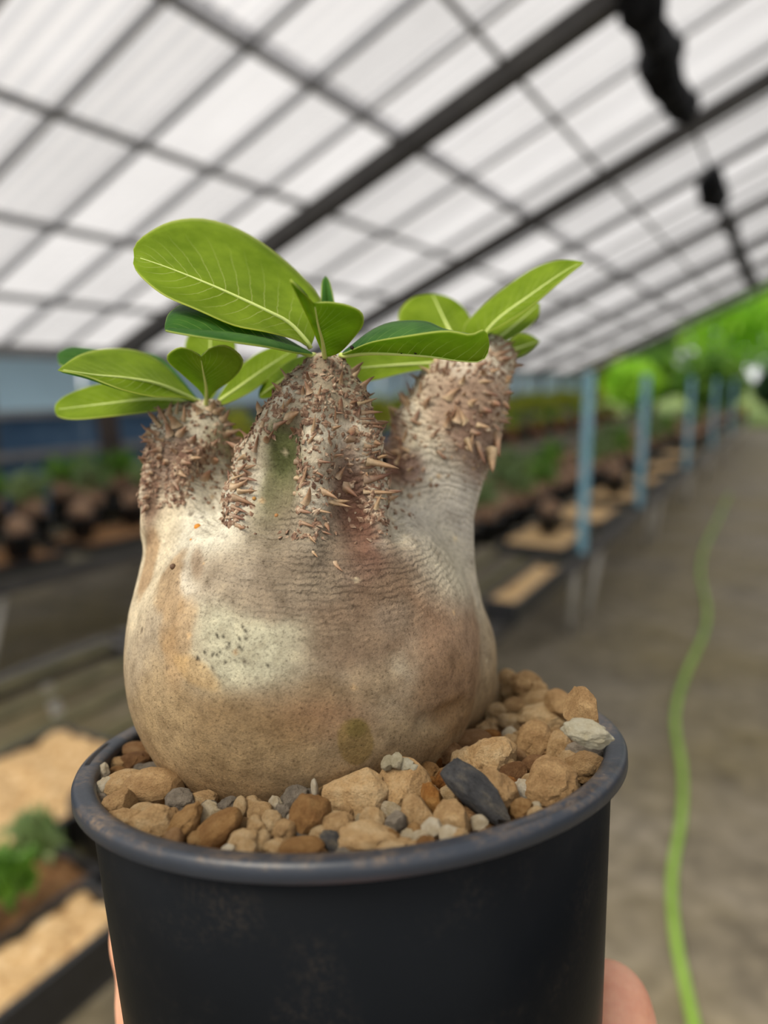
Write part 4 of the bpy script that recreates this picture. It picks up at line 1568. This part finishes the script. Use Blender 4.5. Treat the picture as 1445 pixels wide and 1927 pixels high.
SM = {
    't': (stone_material('tan_pumice', srgb(178, 142, 98), srgb(206, 170, 122), srgb(224, 196, 152), 0.8), 'light tan rough pumice stone on the soil around the caudex', 'tan pumice stones in the pot'),
    'o': (stone_material('ochre_stone', srgb(140, 100, 58), srgb(166, 126, 78), srgb(188, 150, 100), 0.8), 'ochre brown grainy stone on the soil around the caudex', 'ochre stones in the pot'),
    'b': (stone_material('brown_pebble', srgb(124, 88, 56), srgb(150, 112, 74), srgb(172, 136, 96), 0.6), 'smooth dark brown pebble on the soil around the caudex', 'brown pebbles in the pot'),
    'w': (stone_material('cream_stone', srgb(205, 186, 150), srgb(222, 206, 176), srgb(236, 226, 204), 0.4), 'small cream white stone on the soil around the caudex', 'cream stones in the pot'),
    'g': (stone_material('grey_stone', srgb(110, 102, 92), srgb(140, 130, 116), srgb(168, 156, 140), 0.7), 'greyish speckled stone on the soil around the caudex', 'grey stones in the pot'),
    'r': (stone_material('rust_stone', srgb(134, 82, 36), srgb(172, 116, 56), srgb(194, 146, 84), 0.8), 'rusty orange stone on the soil around the caudex', 'rusty stones in the pot'),
    's': (stone_material('dark_slate', srgb(56, 57, 60), srgb(82, 82, 84), srgb(130, 122, 108), 0.9, 0.7), None, None),
    'q': (stone_material('white_crystal', srgb(186, 174, 142), srgb(212, 202, 172), srgb(228, 222, 198), 0.5, 0.5), None, None),
}
stone_mes = {'round': [lump_mesh('stone', 1.0, 20 + k, 4, 0.34, 1.45) for k in range(8)], 'smooth': [lump_mesh('stone', 1.0, 60 + k, 3, 0.16, 1.1) for k in range(4)]}
for key, amp in (('round', 0.16), ('smooth', 0.05)):
    for me in stone_mes[key]:
        co = np.array([q.co for q in me.vertices])
        co *= (1 + amp * (fbm(co + 2, 4.2, 3) - 0.5) + amp * 0.5 * (fbm(co + 9, 12, 2) - 0.5))[:, None]
        for q, c in zip(me.vertices, co):
            q.co = c
# angular stones: cut facets off a lump
for k in range(7):
    me = lump_mesh('stone', 1.0, 90 + k, 4, 0.2, 1.5)
    co = np.array([q.co for q in me.vertices])
    g = np.random.default_rng(300 + k)
    for _ in range(11):
        n = g.normal(size=3)
        n /= np.linalg.norm(n)
        cut = g.uniform(0.62, 0.86)
        d = co @ n
        over = d > cut
        co[over] -= np.outer(d[over] - cut, n) * 0.92
    co *= (1 + 0.10 * (fbm(co, 4.5, 3) - 0.5))[:, None]
    co *= (1 + 0.07 * (fbm(co + 5, 13, 2) - 0.5))[:, None]
    for q, c in zip(me.vertices, co):
        q.co = c
    stone_mes.setdefault('angular', []).append(me)
strng = np.random.default_rng(77)
placed = []          # (pot x, pot y, radius)
unnamed = []


def add_stone(px, py, w, h, kind, shape=None, tilt=0.0, lift=0.5, label=None, group=None, name='stone', cat='stone', sunk=None, depth=None):
    shape = shape or ('smooth' if kind in 'b' else ('angular' if strng.random() < 0.55 else 'round'))
    mes = stone_mes[shape]
    me = mes[strng.integers(len(mes))]
    d = on_soil(px, py, -0.004)
    rw, rh = w * d / FPX / 2, h * d / FPX / 2
    if sunk is None:
        d = on_soil(px, py, -0.0034 + lift * min(rw, rh))
    if depth:
        d = depth
    c = P(px, py, d)
    q = pot_local(c)
    lim = 0.0478 - rw * 0.85
    if depth is None and math.hypot(q[0], q[1]) > lim and q[1] > 0:       # at the far side stones lean on the heap, not on the rim
        for _ in range(60):
            d -= 0.0005
            c = P(px, py, d)
            q = pot_local(c)
            if math.hypot(q[0], q[1]) < lim:
                break
    rw, rh = w * d / FPX / 2, h * d / FPX / 2
    o = bpy.data.objects.new(name, me)
    COL.objects.link(o)
    mat, lab, grp = SM[kind]
    if not me.materials:
        me.materials.append(mat)
    o.material_slots[0].link = 'OBJECT'
    o.material_slots[0].material = mat
    fit = {'round': 1.14, 'smooth': 1.10, 'angular': 1.27}[shape]
    ang = math.radians(tilt)
    ex = math.cos(ang) * CR + math.sin(ang) * CU
    ez = -math.sin(ang) * CR + math.cos(ang) * CU
    # mirrored and turned copies of the lump
    rot = np.array([ex, CF, ez]).T
    spin = strng.integers(4)
    mm = [np.diag([1, 1, 1]), np.diag([-1, -1, 1]), np.diag([-1, 1, -1]), np.diag([1, -1, -1])][spin]
    R = rot @ mm
    rd = min(rw, rh) * 0.5 + max(rw, rh) * 0.45
    S = np.diag([rw * fit, rd * fit, rh * fit])
    A = R @ np.diag([1.0, 1, 1]) @ S
    o.matrix_world = Matrix(((A[0, 0], A[0, 1], A[0, 2], c[0]), (A[1, 0], A[1, 1], A[1, 2], c[1]), (A[2, 0], A[2, 1], A[2, 2], c[2]), (0, 0, 0, 1)))
    tag(o, label, cat, group)
    if not label:
        unnamed.append((o, kind, shape, max(w, h), q[0], q[1]))
    placed.append((q[0], q[1], max(rw, rd)))
    return o


ST = """290 1483 108 66 t s 6|236 1478 86 56 t s 12|338 1510 50 42 g r 0|379 1505 50 34 t a 0|282 1551 74 60 t a 20|346 1552 46 82 o r -38|394 1538 44 48 w r 20|410 1562 104 52 o s 36|429 1516 38 28 g r 20
454 1522 28 42 t s 0|477 1516 32 30 t r 0|490 1528 48 36 t s 15|518 1520 24 36 w r 0|514 1551 38 44 t r 30|483 1559 34 40 t r 0|458 1584 52 42 t r 0|495 1582 26 38 t s 0|456 1555 34 28 t r 0|516 1596 40 26 t r 0
256 1433 50 32 b r 8|260 1412 56 30 b s 0|287 1424 30 34 t s 0|220 1438 40 22 t r 15|221 1453 32 20 o s 0|263 1448 24 20 g s 0|296 1446 48 26 g r 0|188 1462 30 46 w a 0|200 1486 36 44 w r 0|224 1519 60 54 t a 10|240 1543 66 38 t r -8|270 1529 52 32 t s 0
666 1497 100 86 t a 0|587 1541 72 78 o a 0|560 1504 62 48 g r 20|612 1497 34 44 t r 0|635 1554 58 46 t r 0|535 1567 42 46 t r 0|549 1543 20 22 w s 0|568 1594 80 34 o s 6|693 1578 100 50 t r 0|705 1546 46 48 t a 0|743 1552 40 42 g a 0|735 1524 38 26 w a 0
753 1482 92 88 t a 0|699 1461 28 30 r r 0|736 1578 34 28 o r 0|782 1535 52 66 t a 0|768 1574 30 24 w r 0|791 1576 32 26 w s 0|678 1545 18 26 w s 0|533 1531 30 30 g r 0|722 1514 22 24 t r 0
851 1544 70 58 t a 10|815 1563 40 36 w a 0|817 1516 48 66 r a 20|804 1454 40 32 o r 0|789 1422 38 40 r r 0|820 1432 26 32 r r 0|842 1421 50 46 b r 0|876 1397 92 40 b s 14|922 1386 40 26 r s 0|926 1430 86 76 t r 0|876 1434 50 50 t r 0|926 1496 84 78 t r -35
966 1456 48 40 b a 0|958 1479 32 28 r r 0|982 1490 36 40 w r 0|981 1521 38 32 o r 0|1006 1520 26 20 w r 0|1011 1444 58 42 b s 12|1007 1398 66 66 t r 0|959 1382 28 22 w a 0|901 1549 34 26 w a 0|800 1490 46 26 t r 0|810 1473 24 22 r s 0
1038 1476 92 80 t r 20|997 1470 32 28 t s 0|1073 1395 56 44 b s -20|1113 1415 80 48 g r 10|1102 1444 66 46 t r 10|1052 1410 46 56 t r 0|1020 1353 92 50 t r 10|986 1336 78 44 t r 0|1012 1316 60 32 t s 10|1054 1326 56 46 t a 0|990 1288 52 40 t r 0|955 1283 36 46 t s 0
1014 1300 34 32 t r 0|950 1317 38 36 t r 0|968 1305 46 30 t s 0|935 1345 40 36 t r 0|960 1360 44 30 t r 0|1060 1448 40 30 t r 0|900 1465 36 30 t r 0|770 1500 36 30 t r 0|650 1528 30 26 t r 0|600 1570 34 26 t r 0
370 1580 34 26 o r 0|320 1535 34 26 t r 0|430 1540 34 28 t r 0|395 1520 30 22 g r 0|556 1480 30 24 t r 0|1120 1440 34 30 t r 0|840 1470 40 34 r r 0|860 1460 30 30 t r 0"""
SH = {'s': 'smooth', 'r': 'round', 'a': 'angular'}
for line in ST.split('\n'):
    for rec in line.split('|'):
        x, y, w, h, kd, sh, tl = rec.split()
        add_stone(float(x), float(y), float(w), float(h), kd, SH[sh], float(tl))
# odd ones out
add_stone(893, 1488, 160, 50, 's', 'angular', -41, 1.6, 'long dark grey slate chip lying slanted on the tan stones', None, 'slate_chip', 'slate chip')
add_stone(630, 1587, 58, 28, 's', 'angular', -30, 0.3, 'short dark slate chip wedged against the front of the rim', None, 'slate_chip', 'slate chip')
add_stone(572, 1570, 44, 18, 's', 'angular', -25, 0.3, 'thin dark slate sliver under a grainy ochre stone', None, 'slate_chip', 'slate chip')
add_stone(1096, 1342, 62, 74, 't', 'angular', 4, 0.6, 'pointed pale pumice stone standing up beside the rim', None)
add_stone(1104, 1379, 78, 40, 'q', 'round', -10, 0.4, 'whitish crystalline stone below the pointed pale stone', None)
add_stone(592, 1484, 13, 36, 'w', 'smooth', 8, 0.9, 'thin white rod shaped grain standing against the caudex foot', None, 'fertiliser_grain', 'grain', depth=on_soil(592, 1494, -0.001))
for k, (x, y, w, h) in enumerate(((728, 1431, 22, 24), (745, 1428, 26, 28), (764, 1434, 24, 22), (776, 1444, 18, 22))):
    o = add_stone(x, y + 4, w, h, 'q', 'angular', strng.uniform(-40, 40), 2.2, 'clear white crystal grain on top of a large tan stone', 'crystal grains on the large tan stone', 'crystal_grain', 'crystal', depth=on_soil(753, 1482, -0.0012) - 0.0005)
add_stone(188, 1508, 28, 26, 'g', 'round', 0, 0.4)
# small stones filling the bed
tries = 0
cnt_fill = 0
while cnt_fill < 110 and tries < 6000:
    tries += 1
    r = 0.046 * math.sqrt(strng.random())
    a = strng.random() * 2 * math.pi
    x, y = r * math.cos(a), r * math.sin(a)
    rad = strng.uniform(0.0011, 0.0019)
    if r > 0.0465 - rad:
        continue
    c = pot_world(x, y, -0.0042 + rad * 0.5)
    if sdf_base(c[None])[0] < rad * 0.7:
        continue
    if any((x - q[0]) ** 2 + (y - q[1]) ** 2 < (0.8 * (rad + q[2])) ** 2 for q in placed):
        continue
    px, py, _ = project(c)
    wpx = 2 * rad * FPX / _
    add_stone(px, py, wpx * strng.uniform(0.85, 1.2), wpx * strng.uniform(0.8, 1.1), 'tttowtgtb'[strng.integers(9)], None, strng.uniform(-30, 30), 0.5)
    cnt_fill += 1

# say which stone is which by its look and by what lies next to it
MARKS = [('the long slate chip', 893, 1500), ('the pointed pale stone', 1096, 1365), ('the white rod shaped grain', 592, 1500), ('the short slate chip', 630, 1590), ('the crystal grains', 750, 1450),
         ('the slot in the rim', 165, 1500), ('the thin slate sliver', 572, 1572)]
MARKS = [(n_, pot_local(P(x, y, on_soil(x, y, -0.003)))) for n_, x, y in MARKS]
KW = {'t': 'light tan', 'o': 'ochre brown', 'b': 'dark brown', 'w': 'cream white', 'g': 'speckled grey', 'r': 'rusty orange', 's': 'dark slate', 'q': 'whitish'}
for o, kind, shape, size, x, y in unnamed:
    dist = [(math.hypot(x - m_[0], y - m_[1]), n_) for n_, m_ in MARKS]
    near_d, near_n = min(dist)
    if near_d < 0.012:
        place = 'beside ' + near_n
    elif math.hypot(x, y) > 0.037:
        place = 'against the inside of the pot rim'
    elif sdf_base(pot_world(x, y, -0.002)[None])[0] < 0.005:
        place = 'at the foot of the caudex'
    else:
        place = 'in the middle of the stone bed'
    sz = 'large' if size > 70 else 'medium' if size > 40 else 'small'
    sw = {'smooth': 'smooth', 'round': 'lumpy', 'angular': 'angular'}[shape]
    tag(o, '%s %s %s stone %s' % (sz, sw, KW[kind], place), 'stone', '%s stones %s' % (KW[kind], place))

# crumbs and a straw
M_CRUMB = simple('black_crumb', [srgb(20, 16, 12), srgb(40, 32, 24)], 900, 0.9)
for x, y, d, r in ((751, 660, .1295, 3.6), (756, 664, .1292, 2.6), (782, 664, .1275, 3.0), (662, 654, .134, 4.0)):
    o = put('soil_crumb', lump_mesh('soil_crumb', r * d / FPX, int(x) % 17, 2, 0.4), M_CRUMB)
    o.location = tuple(P(x, y, d))
    tag(o, 'tiny black soil crumb clinging under the long folded leaf', 'crumb', 'soil crumbs on the folded leaf')
pts = []
for t, zz in zip(np.linspace(0, 1, 14), np.linspace(-0.0035, -0.024, 14)):
    a = math.radians(186.5 + 1.5 * t)
    r_ = wall_r(zz) + 0.00045
    pts.append(pot_world(r_ * math.cos(a), r_ * math.sin(a), zz))
tag(put('dry_straw', tube('dry_straw', pts, np.linspace(0.0006, 0.00022, 14), 8), simple('straw', [srgb(176, 148, 70), srgb(206, 180, 104)], 300, 0.4)), 'thin yellow dry straw stuck down the side of the pot', 'straw')

# ------------------------------------------------------------------ the hand under the pot
hc = []


def hseg(pts, k=0.005):
    for (p0, r0), (p1, r1) in zip(pts[:-1], pts[1:]):
        hc.append((np.array(p0), np.array(p1), r0, r1, k))


def ringp(az, z, out):
    """az: degrees behind the right-hand silhouette, measured round the pot"""
    a = math.radians(az)
    r_ = wall_r(max(z, -POT_H)) + out
    return pot_world(r_ * math.cos(a), r_ * math.sin(a), z)


def skin_side(az):
    return ringp(az, -0.0385, 0.0078)


thumb = [(ringp(11, -0.0640, 0.0078), 0.0080), (ringp(11, -0.0685, 0.0082), 0.0086), (ringp(10, -0.076, 0.0082), 0.0085), (ringp(5, -0.087, 0.0090), 0.0094), (ringp(-14, -0.100, 0.0060), 0.0125),
         (pot_world(0.030, -0.018, -0.106), 0.0150), (pot_world(0.012, -0.045, -0.115), 0.0170)]
hseg(thumb, 0.004)
wrist = pot_world(-0.002, -0.062, -0.128)
fing = [(160, -0.0375, 0.0074, (-0.028, -0.018)), (132, -0.026, 0.0080, (-0.014, -0.002)), (104, -0.022, 0.0082, (0.004, 0.004)), (74, -0.028, 0.0080, (0.020, 0.000))]
for az, zt, r_, (kx, ky) in fing:
    hseg([(ringp(az, zt, r_ + 0.0002), r_ * 0.92), (ringp(az, zt - 0.012, r_ + 0.0006), r_), (ringp(az, zt - 0.026, r_ + 0.001), r_ * 1.02), (ringp(az, -0.078, r_ + 0.0035), r_ * 1.12),
          (ringp(az, -POT_H - 0.010, -0.004), r_ * 1.12), (pot_world(kx, ky, -POT_H - 0.016), 0.0118)], 0.0025)
    hseg([(pot_world(kx, ky, -POT_H - 0.016), 0.0118), (pot_world(kx * 0.6 - 0.002, -0.045, -0.116), 0.0155), (wrist, 0.019)], 0.010)
arm_end = pot_world(0.03, -0.16, -0.30)
hseg([(wrist, 0.021), ((wrist + pot_world(0.008, -0.085, -0.17)) / 2, 0.0235), (pot_world(0.008, -0.09, -0.18), 0.027), (arm_end, 0.036)], 0.012)


def sdf_hand(p):
    d = None
    for a, b, ra, rb, k in hc:
        q = sd_cone(p, a, b, ra, rb)
        d = q if d is None else smin(d, q, k)
    return d


HH = 0.0011
lo = np.min([np.minimum(c[0] - c[2], c[1] - c[3]) for c in hc], 0) - 0.004
hi = np.max([np.maximum(c[0] + c[2], c[1] + c[3]) for c in hc], 0) + 0.004
nn = np.ceil((hi - lo) / HH).astype(int)
cg = np.ceil(nn / 4).astype(int) + 2
ci = np.indices(tuple(cg)).reshape(3, -1).T
cf = sdf_hand(lo + ci * HH * 4).reshape(tuple(cg))
F = np.repeat(np.repeat(np.repeat(cf, 4, 0), 4, 1), 4, 2)[:nn[0], :nn[1], :nn[2]].astype(np.float32)
near = np.argwhere(np.abs(F) < HH * 9)
pts = lo + near * HH
hv_ = sdf_hand(pts)
pl_ = np.stack([(pts - POT_O) @ PX, (pts - POT_O) @ PY, (pts - POT_O) @ PU], 1)
wr = 0.0497 + (pl_[:, 2] + 0.004) * (0.0497 - 0.0450) / 0.056
inside = np.maximum(np.hypot(pl_[:, 0], pl_[:, 1]) - wr, -(pl_[:, 2] + POT_H))      # flesh flattens where it presses the pot
F[near[:, 0], near[:, 1], near[:, 2]] = np.maximum(hv_, 0.0002 - inside)
hv, hq = surface_nets(F, lo, HH)


def skin_material():
    m, nt, b, out = new_mat('skin')
    n = noise_tex(nt, 90, 4, 0.6)
    n2 = noise_tex(nt, 1800, 3, 0.6)
    r = ramp(nt, [(0.3, srgb(206, 138, 112)), (0.55, srgb(222, 164, 134)), (0.75, srgb(232, 182, 152))])
    nt.links.new(n.outputs['Fac'], r.inputs['Fac'])
    nt.links.new(r.outputs['Color'], b.inputs['Base Color'])
    b.inputs['Roughness'].default_value = 0.5
    b.inputs['Subsurface Weight'].default_value = 0.35
    b.inputs['Subsurface Radius'].default_value = (0.004, 0.0015, 0.0008)
    b.inputs['Subsurface Scale'].default_value = 1.0
    bump(nt, b, n2.outputs['Fac'], 0.15, 0.0003)
    return m


person = empty('person', arm_end)
tag(person, 'bare hand and forearm of a person gripping the pot from below', 'person')
hm = np_mesh('hand', hv, hq)
ho = put('hand', hm, skin_material(), person)
ho.matrix_parent_inverse = Matrix.Translation(-person.location)
sgn = np.zeros(len(hm.vertices) * 3, np.float32)
hm.vertices.foreach_get('normal', sgn)
if (sgn.reshape(-1, 3) * (hv - hv.mean(0))).sum(1).mean() < 0:
    hm.flip_normals()
# thumb nail on the outer side of the tip
vv, ff = [], []
tip, low = np.array(thumb[0][0]), np.array(thumb[1][0])
axis = (tip - low) / np.linalg.norm(tip - low)
outw = ringp(11, -0.06, 0.03) - ringp(11, -0.06, 0.0)
outw /= np.linalg.norm(outw)
side = np.cross(axis, outw)
for i in range(9):
    t = i / 8
    c = low + (tip - low) * (t * 1.7 - 0.9)
    rr = 0.0089 - 0.0004 * max(0, t - 0.35) / 0.65
    for j in range(11):
        a = math.radians(-48 + 96 * j / 10)
        s = 0.85 + 0.15 * math.sin(math.pi * min(1, t * 1.2))
        for e in (0.00025, -0.0004):
            vv.append(c + (rr + e) * (math.cos(a) * outw + math.sin(a) * s * side))
for i in range(8):
    for j in range(10):
        k0 = (i * 11 + j) * 2
        k1, k2, k3 = k0 + 2, k0 + 24, k0 + 22
        ff += [(k0, k1, k2, k3), (k0 + 1, k3 + 1, k2 + 1, k1 + 1)]
for i in range(8):
    for j, fl_ in ((0, 0), (10, 1)):
        k0 = (i * 11 + j) * 2
        ff.append((k0, k0 + 22, k0 + 23, k0 + 1) if not fl_ else (k0, k0 + 1, k0 + 23, k0 + 22))
for j in range(10):
    k0 = j * 2
    ff.append((k0, k0 + 1, k0 + 3, k0 + 2))
    k0 = (88 + j) * 2
    ff.append((k0, k0 + 2, k0 + 3, k0 + 1))
no = put('thumb_nail', mesh('thumb_nail', vv, ff), simple('nail', [srgb(196, 140, 118), srgb(216, 168, 146)], 120, 0.3), person)
no.matrix_parent_inverse = Matrix.Translation(-person.location)
